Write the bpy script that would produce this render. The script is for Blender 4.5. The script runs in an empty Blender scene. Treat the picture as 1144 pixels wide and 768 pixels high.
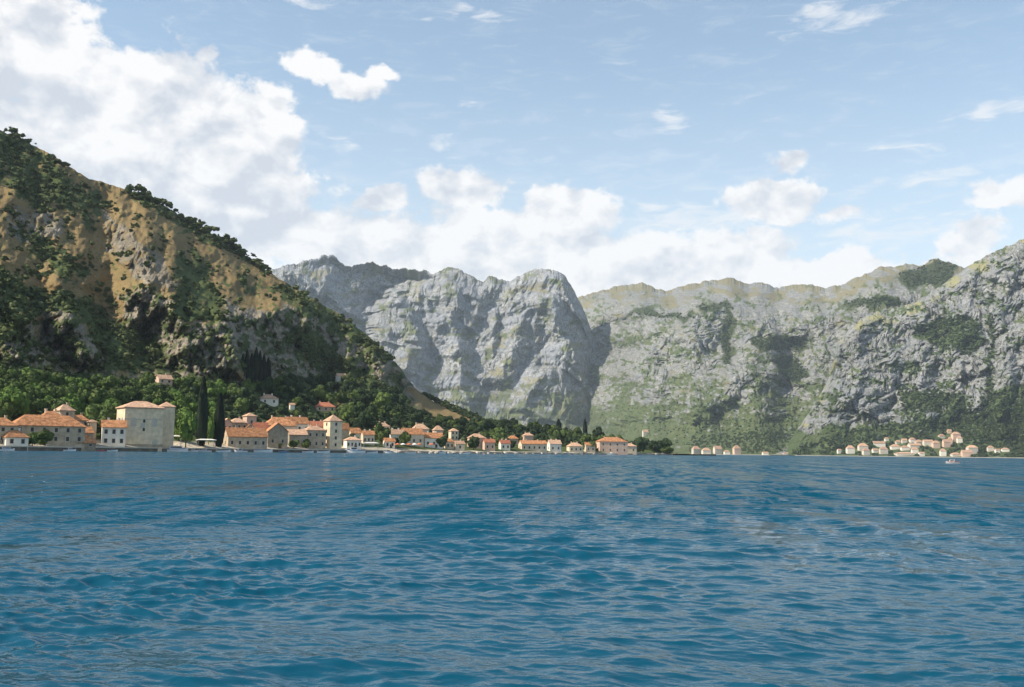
import bpy, math, random
import numpy as np
from mathutils import Vector, Matrix, Euler

random.seed(7)
R = math.radians
SC = bpy.context.scene
COL = SC.collection

# ------------------------------------------------------------------ camera
PW, PH = 1144.0, 768.0
FPX = 1112.2                       # 35 mm lens on 36 mm film
CAM_H = 1.6
PITCH = math.atan(121.0 / FPX)
ROLL = R(0.642)
cam_d = bpy.data.cameras.new('camera')
cam_d.sensor_width = 36.0
cam_d.lens = 35.0
cam_d.clip_start = 0.1
cam_d.clip_end = 60000.0
cam = bpy.data.objects.new('camera', cam_d)
COL.objects.link(cam)
CAM_M = Matrix.Rotation(math.pi / 2 + PITCH, 4, 'X') @ Matrix.Rotation(ROLL, 4, 'Z')
cam.matrix_world = Matrix.Translation((0, 0, CAM_H)) @ CAM_M
SC.camera = cam

# ------------------------------------------------------------------ light
SUN_EL = R(42.0)
_a = Vector((-0.945, -0.33)).normalized()
SUN = Vector((_a.x * math.cos(SUN_EL), _a.y * math.cos(SUN_EL), math.sin(SUN_EL)))
sun_d = bpy.data.lights.new('sun', 'SUN')
sun_d.energy = 5.0
sun_d.angle = R(0.5)
sun_d.color = (1.0, 0.90, 0.76)
sun = bpy.data.objects.new('sun', sun_d)
sun.rotation_mode = 'QUATERNION'
sun.rotation_quaternion = SUN.to_track_quat('Z', 'Y')
COL.objects.link(sun)

SC.view_settings.view_transform = 'Standard'
SC.view_settings.look = 'None'
SC.view_settings.exposure = 0.52
SC.view_settings.gamma = 1.0
SC.view_settings.use_curve_mapping = False
cy = SC.cycles
cy.max_bounces = 5
cy.diffuse_bounces = 2
cy.glossy_bounces = 2
cy.transmission_bounces = 2
cy.transparent_max_bounces = 4
cy.volume_bounces = 1
cy.use_denoising = True
cy.caustics_reflective = False
cy.caustics_refractive = False

# ------------------------------------------------------------------ pixel rays (photo pixels -> world)
_M = np.array(CAM_M.to_3x3())
def rays(px, py):
    px = np.asarray(px, float); py = np.asarray(py, float)
    v = np.stack([(px - PW / 2) / FPX, -(py - PH / 2) / FPX, -np.ones_like(px * py)], -1)
    w = v @ _M.T
    return w / np.hypot(w[..., 0], w[..., 1])[..., None]      # unit horizontal length
def P(px, py, d):
    """point at horizontal distance d seen in the direction of the photo's pixel"""
    w = rays(px, py) * np.asarray(d, float)[..., None]
    w[..., 2] += CAM_H
    return w
def y_horizon(x): return 498.6 + 0.0112 * np.asarray(x, float)
def y_at_height(px, d, z):
    """pixel row in column px of a point at distance d and height z"""
    return y_horizon(px) - (z - CAM_H) / np.asarray(d, float) * FPX * 1.0

# ------------------------------------------------------------------ sky with clouds
world = bpy.data.worlds.new('World')
SC.world = world
world.use_nodes = True
WN, WL = world.node_tree.nodes, world.node_tree.links
WN.clear()

class Nodes:
    def __init__(s, tree): s.t = tree
    def new(s, kind, **kw):
        n = s.t.nodes.new(kind)
        for k, v in kw.items(): setattr(n, k, v)
        return n
    def put(s, sock, v):
        if v is None: return
        if hasattr(v, 'is_output'): s.t.links.new(v, sock)
        else: sock.default_value = v
    def math(s, op, a, b=None, c=None, clamp=False):
        n = s.new('ShaderNodeMath', operation=op, use_clamp=clamp)
        for i, v in enumerate((a, b, c)): s.put(n.inputs[i], v)
        return n.outputs[0]
    def vec(s, op, a, b=None, scale=None):
        n = s.new('ShaderNodeVectorMath', operation=op)
        s.put(n.inputs[0], a)
        if b is not None: s.put(n.inputs[1], b)
        if scale is not None: s.put(n.inputs['Scale'], scale)
        return n.outputs['Value'] if op in ('LENGTH', 'DOT_PRODUCT', 'DISTANCE') else n.outputs[0]
    def ramp(s, v, a, b, lo=0.0, hi=1.0, smooth=True):
        n = s.new('ShaderNodeMapRange', interpolation_type='SMOOTHSTEP' if smooth else 'LINEAR')
        for i, x in enumerate((v, a, b, lo, hi)): s.put(n.inputs[i], x)
        return n.outputs[0]
    def noise(s, vec, scale, detail=4.0, rough=0.55, dist=0.0, lac=2.0, ntype='FBM'):
        n = s.new('ShaderNodeTexNoise', noise_dimensions='3D', noise_type=ntype)
        s.put(n.inputs['Vector'], vec); n.inputs['Scale'].default_value = scale
        n.inputs['Detail'].default_value = detail; n.inputs['Roughness'].default_value = rough
        n.inputs['Distortion'].default_value = dist; n.inputs['Lacunarity'].default_value = lac
        return n.outputs[0]
    def mix(s, f, a, b, blend='MIX'):
        n = s.new('ShaderNodeMix', data_type='RGBA', blend_type=blend)
        s.put(n.inputs[0], f)
        for k, v in ((6, a), (7, b)):
            if isinstance(v, (tuple, list)) and len(v) == 3: v = (*v, 1.0)
            s.put(n.inputs[k], v)
        return n.outputs[2]
    def combine(s, x, y, z):
        n = s.new('ShaderNodeCombineXYZ')
        for i, v in enumerate((x, y, z)): s.put(n.inputs[i], v)
        return n.outputs[0]
    def separate(s, v):
        n = s.new('ShaderNodeSeparateXYZ'); s.put(n.inputs[0], v)
        return n.outputs

def ang(px, py):
    w = rays(px, py)
    return math.atan2(w[0], w[1]), math.atan2(w[2], 1.0)

W = Nodes(world.node_tree)
SKY_STRENGTH = 0.105
sky = W.new('ShaderNodeTexSky', sky_type='NISHITA')
sky.sun_disc = False
sky.sun_elevation = SUN_EL
sky.sun_rotation = math.atan2(SUN.x, SUN.y)
sky.altitude = 0.0
sky.air_density = 1.0
sky.dust_density = 0.7
sky.ozone_density = 1.0
tc = W.new('ShaderNodeTexCoord').outputs['Generated']
sx, sy, sz = W.separate(tc)
az = W.math('ARCTAN2', sx, sy)
el = W.math('ARCSINE', sz)
AE = W.combine(az, el, 0.0)                   # azimuth and elevation of the view direction
PXR = 1.0 / FPX
# cloud noise lives on the sky sphere
nvec = W.vec('MULTIPLY', tc, (1.0, 1.0, 1.35))
n_big = W.noise(nvec, 9.0, 2.5, 0.5)
n_mid = W.noise(nvec, 24.0, 6.0, 0.56, 0.25)
n_fine = W.noise(nvec, 90.0, 5.0, 0.6, 0.4)
_lit = W.vec('ADD', nvec, (-0.010, 0.0, 0.016))
n_lit = W.noise(_lit, 24.0, 4.0, 0.56, 0.25)
warpn = W.new('ShaderNodeTexNoise', noise_dimensions='3D')
W.put(warpn.inputs['Vector'], nvec); warpn.inputs['Scale'].default_value = 14.0
warpn.inputs['Detail'].default_value = 3.0
warp = W.vec('SCALE', W.vec('SUBTRACT', warpn.outputs['Color'], (0.5, 0.5, 0.5)), scale=0.055)
AEW = W.vec('MULTIPLY', W.vec('ADD', AE, warp), (1.0, 1.0, 0.0))

def blob_field(blobs, vec):
    acc = None
    for (px, py, rx, ry, s) in blobs:
        a, e = ang(px, py)
        d = W.vec('SUBTRACT', vec, (a, e, 0.0))
        d = W.vec('MULTIPLY', d, (FPX / rx, FPX / ry, 0.0))
        v = W.ramp(W.vec('LENGTH', d), 0.0, 1.7, s, 0.0)
        acc = v if acc is None else W.math('MAXIMUM', acc, v)
    return acc
CUMULUS = [(20, 40, 90, 90, 1.0), (110, 118, 100, 80, 1.0), (-110, 120, 170, 150, 1.0), (190, 120, 100, 70, 1.0),
           (262, 160, 90, 62, 1.0), (190, 195, 175, 62, .95),
           (345, 74, 38, 26, .70), (398, 94, 44, 20, .64), (425, 76, 22, 12, .58), (235, 62, 22, 16, .66),
           (515, 212, 58, 30, .95), (625, 240, 80, 34, .95), (425, 226, 30, 14, .80),
           (330, 262, 150, 40, .95), (520, 285, 260, 60, 1.0), (560, 250, 150, 30, .8), (880, 188, 30, 19, .72), (872, 228, 66, 24, .82), (935, 240, 34, 16, .8),
           (730, 300, 240, 50, .92), (900, 300, 170, 40, .80), (1085, 268, 48, 30, .72), (1120, 214, 75, 24, .72)]
WISPS = [(540, 18, 40, 11, .75), (478, 23, 18, 8, .6), (940, 16, 100, 17, .8), (758, 134, 38, 22, .66), (520, 113, 20, 15, .62),
         (496, 156, 24, 19, .7), (700, 72, 26, 8, .6), (1010, 168, 52, 12, .78), (1115, 122, 70, 14, .8), (388, 156, 36, 12, .6),
         (620, 182, 34, 8, .6), (480, 178, 60, 9, .6), (340, 2, 50, 8, .7), (770, 245, 150, 22, .8), (1020, 205, 110, 16, .7),
         (1000, 255, 110, 22, .75), (1060, 88, 50, 6, .5), (850, 120, 120, 20, .35), (660, 130, 120, 30, .3)]
def voro(vec, scale):
    n = W.new('ShaderNodeTexVoronoi', voronoi_dimensions='3D', feature='F1')
    W.put(n.inputs['Vector'], vec); n.inputs['Scale'].default_value = scale
    n.inputs['Detail'].default_value = 1.6; n.inputs['Roughness'].default_value = .5; n.inputs['Lacunarity'].default_value = 2.4
    n.normalize = True
    return n.outputs['Distance']
wv = W.vec('ADD', nvec, W.vec('SCALE', W.vec('SUBTRACT', warpn.outputs['Color'], (0.5, 0.5, 0.5)), scale=0.03))
v_a = voro(wv, 13.0)
v_b = voro(W.vec('ADD', wv, (-0.012, -0.004, 0.016)), 13.0)
cum = blob_field(CUMULUS, AEW)
wis = blob_field(WISPS, AEW)
edge = W.math('ADD', W.math('ADD', W.math('MULTIPLY', W.math('SUBTRACT', .36, v_a), 0.6), W.math('MULTIPLY', W.math('SUBTRACT', n_mid, 0.5), 0.85)),
              W.math('MULTIPLY', W.math('SUBTRACT', n_fine, 0.5), 0.36))
cdens = W.math('ADD', cum, edge)
c_alpha = W.ramp(cdens, 0.40, 0.60)
streak = W.noise(W.vec('MULTIPLY', tc, (1.0, 1.0, 4.0)), 26.0, 6.0, 0.62, 0.6)
wdens = W.math('ADD', wis, W.math('MULTIPLY', W.math('SUBTRACT', streak, 0.5), 1.5))
w_alpha = W.math('MULTIPLY', W.ramp(wdens, 0.42, 0.95), 0.72)
# light and shade of the clouds: lit towards the sun (upper left), grey below
relief = W.math('ADD', W.math('MULTIPLY', W.math('SUBTRACT', n_mid, n_lit), 3.0), W.math('MULTIPLY', W.math('SUBTRACT', v_b, v_a), 3.0))
body = W.ramp(n_big, 0.3, 0.7, -0.28, 0.28)
lit = W.math('ADD', W.math('ADD', relief, body), 0.80)
GREY = [(45, 112, 48, 30, 1.0), (205, 222, 150, 34, .9), (95, 190, 110, 26, .7), (150, 165, 50, 18, .35), (15, 75, 40, 16, .3), (600, 262, 90, 16, .4), (320, 205, 60, 22, .4)]
gre = blob_field(GREY, AEW)
lit = W.math('SUBTRACT', lit, W.math('MULTIPLY', gre, 0.8), clamp=True)
CLOUD_LIT = (6.9, 6.75, 6.65)
CLOUD_SHADE = (4.3, 4.55, 5.05)
c_col = W.mix(lit, CLOUD_SHADE, CLOUD_LIT)
SKY_GAIN = (1.28, 1.32, 1.22)
base = W.mix(1.0, sky.outputs[0], SKY_GAIN, 'MULTIPLY')
base = W.mix(W.ramp(el, 0.0, .42, .72, .06), base, (5.9, 6.2, 6.5))
veil = W.math('MULTIPLY', W.ramp(streak, .46, .80), W.ramp(el, .08, .45, .42, .20))
base = W.mix(veil, base, (6.3, 6.3, 6.4))
s1 = W.mix(w_alpha, base, (6.3, 6.3, 6.4))
s2 = W.mix(c_alpha, s1, c_col)
bg = W.new('ShaderNodeBackground')
bg.inputs['Strength'].default_value = SKY_STRENGTH
WL.new(s2, bg.inputs['Color'])
wo = W.new('ShaderNodeOutputWorld')
WL.new(bg.outputs[0], wo.inputs['Surface'])
world.cycles.sampling_method = 'MANUAL'
world.cycles.sample_map_resolution = 512

# ------------------------------------------------------------------ noise in numpy
_rs = np.random.RandomState(11)
_perm = _rs.permutation(512).astype(np.int64)
_perm = np.concatenate([_perm, _perm, _perm])
_ga = _rs.rand(512) * 2 * np.pi
_gx, _gy = np.cos(_ga), np.sin(_ga)
def pnoise(x, y, seed=0):
    x = np.asarray(x, float) + seed * 17.13; y = np.asarray(y, float) + seed * 9.71
    xi = np.floor(x).astype(np.int64); yi = np.floor(y).astype(np.int64)
    xf = x - xi; yf = y - yi
    u = xf * xf * xf * (xf * (xf * 6 - 15) + 10); v = yf * yf * yf * (yf * (yf * 6 - 15) + 10)
    def g(a, b, dx, dy):
        h = _perm[(_perm[a & 511] + b) & 511]
        return _gx[h] * dx + _gy[h] * dy
    n00 = g(xi, yi, xf, yf); n10 = g(xi + 1, yi, xf - 1, yf)
    n01 = g(xi, yi + 1, xf, yf - 1); n11 = g(xi + 1, yi + 1, xf - 1, yf - 1)
    return ((n00 * (1 - u) + n10 * u) * (1 - v) + (n01 * (1 - u) + n11 * u) * v) * 1.5
def fbm(x, y, octv=4, gain=0.5, seed=0):
    s = 0; a = 1.0; f = 1.0
    for o in range(octv):
        s = s + a * pnoise(x * f, y * f, seed + o * 3); a *= gain; f *= 2.03
    return s
def billow(x, y, octv=4, gain=0.5, seed=0):
    s = 0; a = 1.0; f = 1.0
    for o in range(octv):
        s = s + a * np.abs(pnoise(x * f, y * f, seed + o * 3)); a *= gain; f *= 2.07
    return s
def sstep(v, a, b):
    t = np.clip((v - a) / (b - a), 0, 1)
    return t * t * (3 - 2 * t)
def poly_mask(px, py, poly, soft=6.0):
    """soft inside mask of a polygon (signed distance)"""
    px = np.asarray(px, float); py = np.asarray(py, float)
    inside = np.zeros(px.shape, bool); dist = np.full(px.shape, 1e9)
    n = len(poly)
    for i in range(n):
        x1, y1 = poly[i]; x2, y2 = poly[(i + 1) % n]
        if y1 != y2:
            c = ((y1 > py) != (y2 > py)) & (px < (x2 - x1) * (py - y1) / (y2 - y1) + x1)
            inside ^= c
        ex, ey = x2 - x1, y2 - y1
        t = np.clip(((px - x1) * ex + (py - y1) * ey) / (ex * ex + ey * ey + 1e-9), 0, 1)
        dist = np.minimum(dist, np.hypot(px - x1 - t * ex, py - y1 - t * ey))
    return sstep(np.where(inside, dist, -dist), -soft, soft)

# ------------------------------------------------------------------ object helpers
def tag(o, label=None, cat=None, group=None, kind=None):
    if label: o['label'] = label
    if cat: o['category'] = cat
    if group: o['group'] = group
    if kind: o['kind'] = kind
    return o
def mesh_np(name, verts, quads, mat=None, smooth=False, attrs=None):
    """mesh from numpy arrays; quads is (n,4) or (n,3)"""
    m = bpy.data.meshes.new(name)
    verts = np.ascontiguousarray(verts, np.float32).reshape(-1, 3)
    quads = np.ascontiguousarray(quads, np.int32)
    k = quads.shape[1]
    m.vertices.add(len(verts)); m.vertices.foreach_set('co', verts.ravel())
    m.loops.add(quads.size); m.loops.foreach_set('vertex_index', quads.ravel())
    m.polygons.add(len(quads))
    m.polygons.foreach_set('loop_start', np.arange(0, quads.size, k, dtype=np.int32))
    m.polygons.foreach_set('loop_total', np.full(len(quads), k, np.int32))
    m.polygons.foreach_set('use_smooth', np.full(len(quads), smooth, bool))
    m.update(calc_edges=True)
    if mat: m.materials.append(mat)
    for k2, v in (attrs or {}).items():
        a = m.attributes.new(k2, 'FLOAT', 'POINT')
        a.data.foreach_set('value', np.ascontiguousarray(v, np.float32).ravel())
    return m
def obj(name, mesh, parent=None):
    o = bpy.data.objects.new(name, mesh); COL.objects.link(o)
    if parent: o.parent = parent
    return o
def empty(name, loc, rz=0.0):
    o = bpy.data.objects.new(name, None); COL.objects.link(o)
    o.empty_display_size = 0.5
    o.location = loc; o.rotation_euler = (0, 0, rz)
    return o
def copy_tree(o, parent=None):
    c = o.copy(); COL.objects.link(c)
    if parent: c.parent = parent
    for ch in o.children: copy_tree(ch, c)
    return c
def grid_quads(nr, nc):
    i = np.arange(nr * nc).reshape(nr, nc)
    return np.stack([i[:-1, :-1], i[:-1, 1:], i[1:, 1:], i[1:, :-1]], -1).reshape(-1, 4)

class MB:
    """collects shapes for ONE mesh"""
    def __init__(s): s.v = []; s.f = []
    def face(s, pts):
        n = len(s.v); s.v += [tuple(p) for p in pts]; s.f.append(tuple(range(n, n + len(pts))))
    def box(s, x0, x1, y0, y1, z0, z1):
        n = len(s.v)
        s.v += [(x0, y0, z0), (x1, y0, z0), (x1, y1, z0), (x0, y1, z0), (x0, y0, z1), (x1, y0, z1), (x1, y1, z1), (x0, y1, z1)]
        s.f += [tuple(n + k for k in q) for q in ((0, 3, 2, 1), (4, 5, 6, 7), (0, 1, 5, 4), (1, 2, 6, 5), (2, 3, 7, 6), (3, 0, 4, 7))]
    def loft(s, rings, cap=True):
        n = len(s.v); k = len(rings[0])
        for r in rings: s.v += [tuple(p) for p in r]
        for a in range(len(rings) - 1):
            for b in range(k):
                c = (b + 1) % k
                s.f.append((n + a * k + b, n + a * k + c, n + (a + 1) * k + c, n + (a + 1) * k + b))
        if cap:
            s.f.append(tuple(n + b for b in reversed(range(k))))
            s.f.append(tuple(n + (len(rings) - 1) * k + b for b in range(k)))
    def tube(s, p0, p1, r0, r1, k=7):
        a = Vector(p0); b = Vector(p1); q = (b - a).to_track_quat('Z', 'Y')
        def ring(c, r): return [c + q @ Vector((r * math.cos(2 * math.pi * i / k), r * math.sin(2 * math.pi * i / k), 0)) for i in range(k)]
        s.loft([ring(a, r0), ring(b, r1)])
    def build(s, name, mat, parent=None, smooth=False, label=None):
        m = bpy.data.meshes.new(name); m.from_pydata(s.v, [], s.f); m.update()
        if smooth: m.polygons.foreach_set('use_smooth', [True] * len(m.polygons))
        m.materials.append(mat)
        o = obj(name, m, parent)
        if label: o['label'] = label
        return o

# ------------------------------------------------------------------ materials
def new_mat(name):
    m = bpy.data.materials.new(name); m.use_nodes = True
    m.node_tree.nodes.clear()
    N = Nodes(m.node_tree)
    b = N.new('ShaderNodeBsdfPrincipled'); o = N.new('ShaderNodeOutputMaterial')
    m.node_tree.links.new(b.outputs[0], o.inputs[0])
    b.inputs['Specular IOR Level'].default_value = 0.25
    return m, N, b
def attr(N, name):
    n = N.new('ShaderNodeAttribute', attribute_name=name)
    return n.outputs['Fac']
def simple_mat(name, c, var=0.25, scale=1.0, rough=0.85, per_object=0.0, streak=None):
    """one colour, worn by noise, optionally varied between objects"""
    m, N, b = new_mat(name)
    tcn = N.new('ShaderNodeTexCoord').outputs['Object']
    v = tcn if streak is None else N.vec('MULTIPLY', tcn, streak)
    n1 = N.noise(v, scale, 5.0, 0.6)
    f = N.ramp(n1, 0.25, 0.75, 1.0 - var, 1.0 + var)
    if per_object:
        rnd = N.new('ShaderNodeObjectInfo').outputs['Random']
        f = N.math('MULTIPLY', f, N.ramp(rnd, 0, 1, 1 - per_object, 1 + per_object, smooth=False))
    col = N.vec('SCALE', c, scale=f)
    m.node_tree.links.new(col, b.inputs['Base Color'])
    b.inputs['Roughness'].default_value = rough
    return m
# ------------------------------------------------------------------ water
def build_water():
    rows = []; d = 5.2
    while d < 130:
        rows.append(d); d += max(0.018, d * d / (CAM_H * FPX) * 0.42)
    while d < 14000:
        rows.append(d); d *= 1.05
    rows = np.array(rows); spac = np.gradient(rows)
    az = np.radians(np.linspace(-36, 36, 1240))
    nr, nc = len(rows), len(az)
    X = (rows[:, None] * np.sin(az)[None]).astype(np.float32)
    Y = (rows[:, None] * np.cos(az)[None]).astype(np.float32)
    Z = np.zeros_like(X); DX = np.zeros_like(X); DY = np.zeros_like(X)
    gustmap = (0.86 + 0.75 * fbm(X / 7.0, Y / 9.0, 3, .5, 201) + .25 * fbm(X / 2.2, Y / 2.6, 2, .5, 203)).clip(.62, 1.45).astype(np.float32)
    rs = np.random.RandomState(5)
    N = 170
    lam = np.exp(rs.uniform(np.log(0.055), np.log(3.0), N))
    for i, l in enumerate(lam):
        th = R(-100) + rs.normal(0, R(19 if i % 4 else 50))
        k = 2 * np.pi / l
        wt = 0.75 + 0.55 * math.exp(-((math.log(l / 0.20)) / 0.75) ** 2)
        if l > 0.8: wt *= 0.62
        a = 0.29 * math.sqrt(2.0 / N) * wt / k
        w = np.clip((l / spac - 1.9) / 2.0, 0, 1)
        n = int(np.searchsorted(-w, 0.0, 'left')) if (w <= 0).any() else nr
        if n == 0: continue
        kx, ky = k * math.cos(th), k * math.sin(th)
        ph = (kx * X[:n] + ky * Y[:n] + rs.uniform(0, 6.28)).astype(np.float32)
        # gusts: every wave train comes and goes in patches
        ww = (w[:n, None] * a).astype(np.float32)
        if i % 2 == 0:
            q = 2 * np.pi / (l * 5.5); t2 = th + rs.normal(0, 1.2)
            ww = ww * (1.0 + 0.8 * np.sin((q * math.cos(t2) * X[:n] + q * math.sin(t2) * Y[:n] + rs.uniform(0, 6.28)).astype(np.float32)))
        if l < 1.0: ww = ww * gustmap[:n]
        Z[:n] += ww * np.sin(ph)
        c = ww * np.cos(ph) * 0.8
        DX[:n] += c * math.cos(th); DY[:n] += c * math.sin(th)
    V = np.stack([X + DX, Y + DY, Z], -1).reshape(-1, 3)
    Q = grid_quads(nr, nc)
    far = np.repeat(sstep(rows, 7, 40), nc)
    # the rest of the bay, round the sides and behind the boat
    az2 = np.radians(np.linspace(36, 324, 60)); r2 = np.array([5.2, 12, 30, 80, 250, 900, 3000, 14000.0])
    V2 = np.stack([r2[:, None] * np.sin(az2), r2[:, None] * np.cos(az2), np.zeros((len(r2), len(az2)))], -1).reshape(-1, 3)
    Q2 = grid_quads(len(r2), len(az2)) + len(V)
    V3 = np.concatenate([[(0, 0, 0)], [(5.2 * math.sin(a), 5.2 * math.cos(a), 0) for a in np.radians(np.arange(0, 360, 12))]])
    n3 = len(V) + len(V2); m = len(V3) - 1
    Q3 = np.array([(n3, n3, n3 + 1 + (i + 1) % m, n3 + 1 + i) for i in range(m)])
    T3 = Q3[:, 1:]
    Vall = np.concatenate([V, V2, V3]); far = np.concatenate([far, np.full(len(V2), .5), np.full(len(V3), .2)])
    me = mesh_np('sea', np.concatenate([V, V2]), np.concatenate([Q, Q2]), None, True, {'far': far[:len(V) + len(V2)]})
    m, Nn, b = new_mat('sea_water')
    b.inputs['Base Color'].default_value = (0.001, 0.054, 0.095, 1)
    b.inputs['IOR'].default_value = 1.333
    b.inputs['Specular IOR Level'].default_value = 0.34
    farv = attr(Nn, 'far')
    co = Nn.new('ShaderNodeTexCoord').outputs['Object']
    rot = Nn.new('ShaderNodeVectorRotate', rotation_type='Z_AXIS'); Nn.put(rot.inputs['Vector'], co); rot.inputs['Angle'].default_value = R(8)
    c1 = Nn.vec('MULTIPLY', rot.outputs[0], (0.55, 1.0, 1.0))
    small = Nn.noise(c1, 8.0, 4.0, 0.6, 0.3)
    wav = Nn.noise(c1, 0.42, 5.0, 0.66, 0.4)
    big = Nn.noise(Nn.vec('MULTIPLY', co, (0.35, 1.0, 1.0)), 0.035, 3.0, 0.55, 0.3)
    gust = Nn.ramp(big, 0.3, 0.7, 0.55, 1.25)
    h = Nn.math('ADD', Nn.math('MULTIPLY', small, Nn.ramp(farv, 0, 1, 0.018, 0.03)),
                Nn.math('MULTIPLY', Nn.math('MULTIPLY', wav, farv), 0.85))
    bp = Nn.new('ShaderNodeBump'); bp.inputs['Distance'].default_value = 1.0
    Nn.put(bp.inputs['Height'], h); Nn.put(bp.inputs['Strength'], Nn.math('MULTIPLY', gust, Nn.ramp(farv, 0, 1, 0.9, 0.95)))
    # short crests seen along the water: groups of steeper and flatter wavelets, tilted along the wind
    g1 = Nn.noise(Nn.vec('MULTIPLY', rot.outputs[0], (1.1, .16, 1.0)), 1.0, 4.0, .62, .3)
    g2 = Nn.noise(Nn.vec('MULTIPLY', rot.outputs[0], (.16, .016, 1.0)), 1.0, 4.0, .6, .3)
    til = Nn.math('ADD', Nn.math('MULTIPLY', Nn.math('SUBTRACT', g1, 0.47), 3.0), Nn.math('MULTIPLY', Nn.math('SUBTRACT', g2, .47), 2.0))
    til = Nn.math('MULTIPLY', Nn.math('ADD', til, .06), farv)
    nn = Nn.vec('NORMALIZE', Nn.vec('ADD', bp.outputs[0], Nn.combine(Nn.math('MULTIPLY', til, -.12), Nn.math('MULTIPLY', til, -1.0), 0.0)))
    m.node_tree.links.new(nn, b.inputs['Normal'])
    Nn.put(b.inputs['Roughness'], Nn.ramp(farv, 0, 1, 0.03, 0.15))
    me.materials.append(m)
    tag(obj('sea', me), kind='structure')
build_water()

# ------------------------------------------------------------------ terrain sheets
def interp(poly):
    a = np.array(poly, float)
    return lambda x: np.interp(x, a[:, 0], a[:, 1])
def soft(f, w=3.0):
    return lambda x: sum(f(np.asarray(x, float) + w * k) * c for k, c in ((-1.5, .1), (-.75, .25), (0, .3), (.75, .25), (1.5, .1)))

class Sheet:
    """a hillside between its foot line and its skyline, with a back slope"""
    def __init__(s, x0, x1, step, rows, ys, yr, ds, dr, rate=None, relief=None, jag=1.0, seed=0, back=((80, .04), (260, .2), (700, .5), (1500, 1.05))):
        s.px = np.arange(x0, x1 + step * .5, step); s.nt = rows
        s.t = np.linspace(0, 1, rows)
        s.ys = ys(s.px); s.yr = yr(s.px)
        s.PX = np.broadcast_to(s.px[None], (rows, len(s.px))).copy()
        s.PY = s.ys[None] + s.t[:, None] * (s.yr - s.ys)[None]
        PYj = s.PY + sstep(s.t, .95, 1.0)[:, None] * jag * fbm(s.px / 11.0, s.px * 0 + 3.3, 5, 0.6, seed)[None]
        rt = np.ones_like(s.PX) if rate is None else rate(s.PX, s.PY, s.t[:, None])
        kx = np.hanning(23); kx /= kx.sum()
        rt = np.stack([np.convolve(np.pad(r_, 11, 'edge'), kx, 'valid') for r_ in rt])
        g = np.cumsum(rt, 0); g = (g - g[:1]) / (g[-1:] - g[:1])
        # smooth along x so that cliffs do not comb
        s.D = ds(s.px)[None] + (dr(s.px) - ds(s.px))[None] * g
        s.D0 = s.D.copy()
        if relief is not None: s.D = s.D + relief(s.PX, s.PY, s.t[:, None])
        V = P(s.PX, PYj, s.D)
        zr = V[-1, :, 2]
        Bk = []
        for dd, drop in back:
            q = P(s.PX[-1], PYj[-1], s.D[-1] + dd); q[:, 2] = zr * (1 - drop) - 3
            Bk.append(q)
        s.V = np.concatenate([V, np.array(Bk)], 0)
        s.nb = len(Bk)
    def pad(s, a): return np.concatenate([a, np.repeat(a[-1:], s.nb, 0)], 0)
    def mesh(s, name, mat, attrs, smooth=False):
        q = grid_quads(s.V.shape[0], s.V.shape[1])
        return mesh_np(name, s.V.reshape(-1, 3), q, mat, smooth, {k: s.pad(v) for k, v in attrs.items()})
    def dist(s, px, py):
        px = np.atleast_1d(np.asarray(px, float)); py = np.atleast_1d(np.asarray(py, float))
        fx = np.clip((px - s.px[0]) / (s.px[1] - s.px[0]), 0, len(s.px) - 1.001)
        i = fx.astype(int); u = fx - i
        ys = s.ys[i] * (1 - u) + s.ys[i + 1] * u; yr = s.yr[i] * (1 - u) + s.yr[i + 1] * u
        ft = np.clip((py - ys) / (yr - ys), 0, 1) * (s.nt - 1.001)
        j = ft.astype(int); v = ft - j
        D = s.D
        return (D[j, i] * (1 - u) + D[j, i + 1] * u) * (1 - v) + (D[j + 1, i] * (1 - u) + D[j + 1, i + 1] * u) * v
    def at(s, px, py):
        d = s.dist(px, py)
        return P(np.atleast_1d(px), np.atleast_1d(py), d), d

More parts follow.
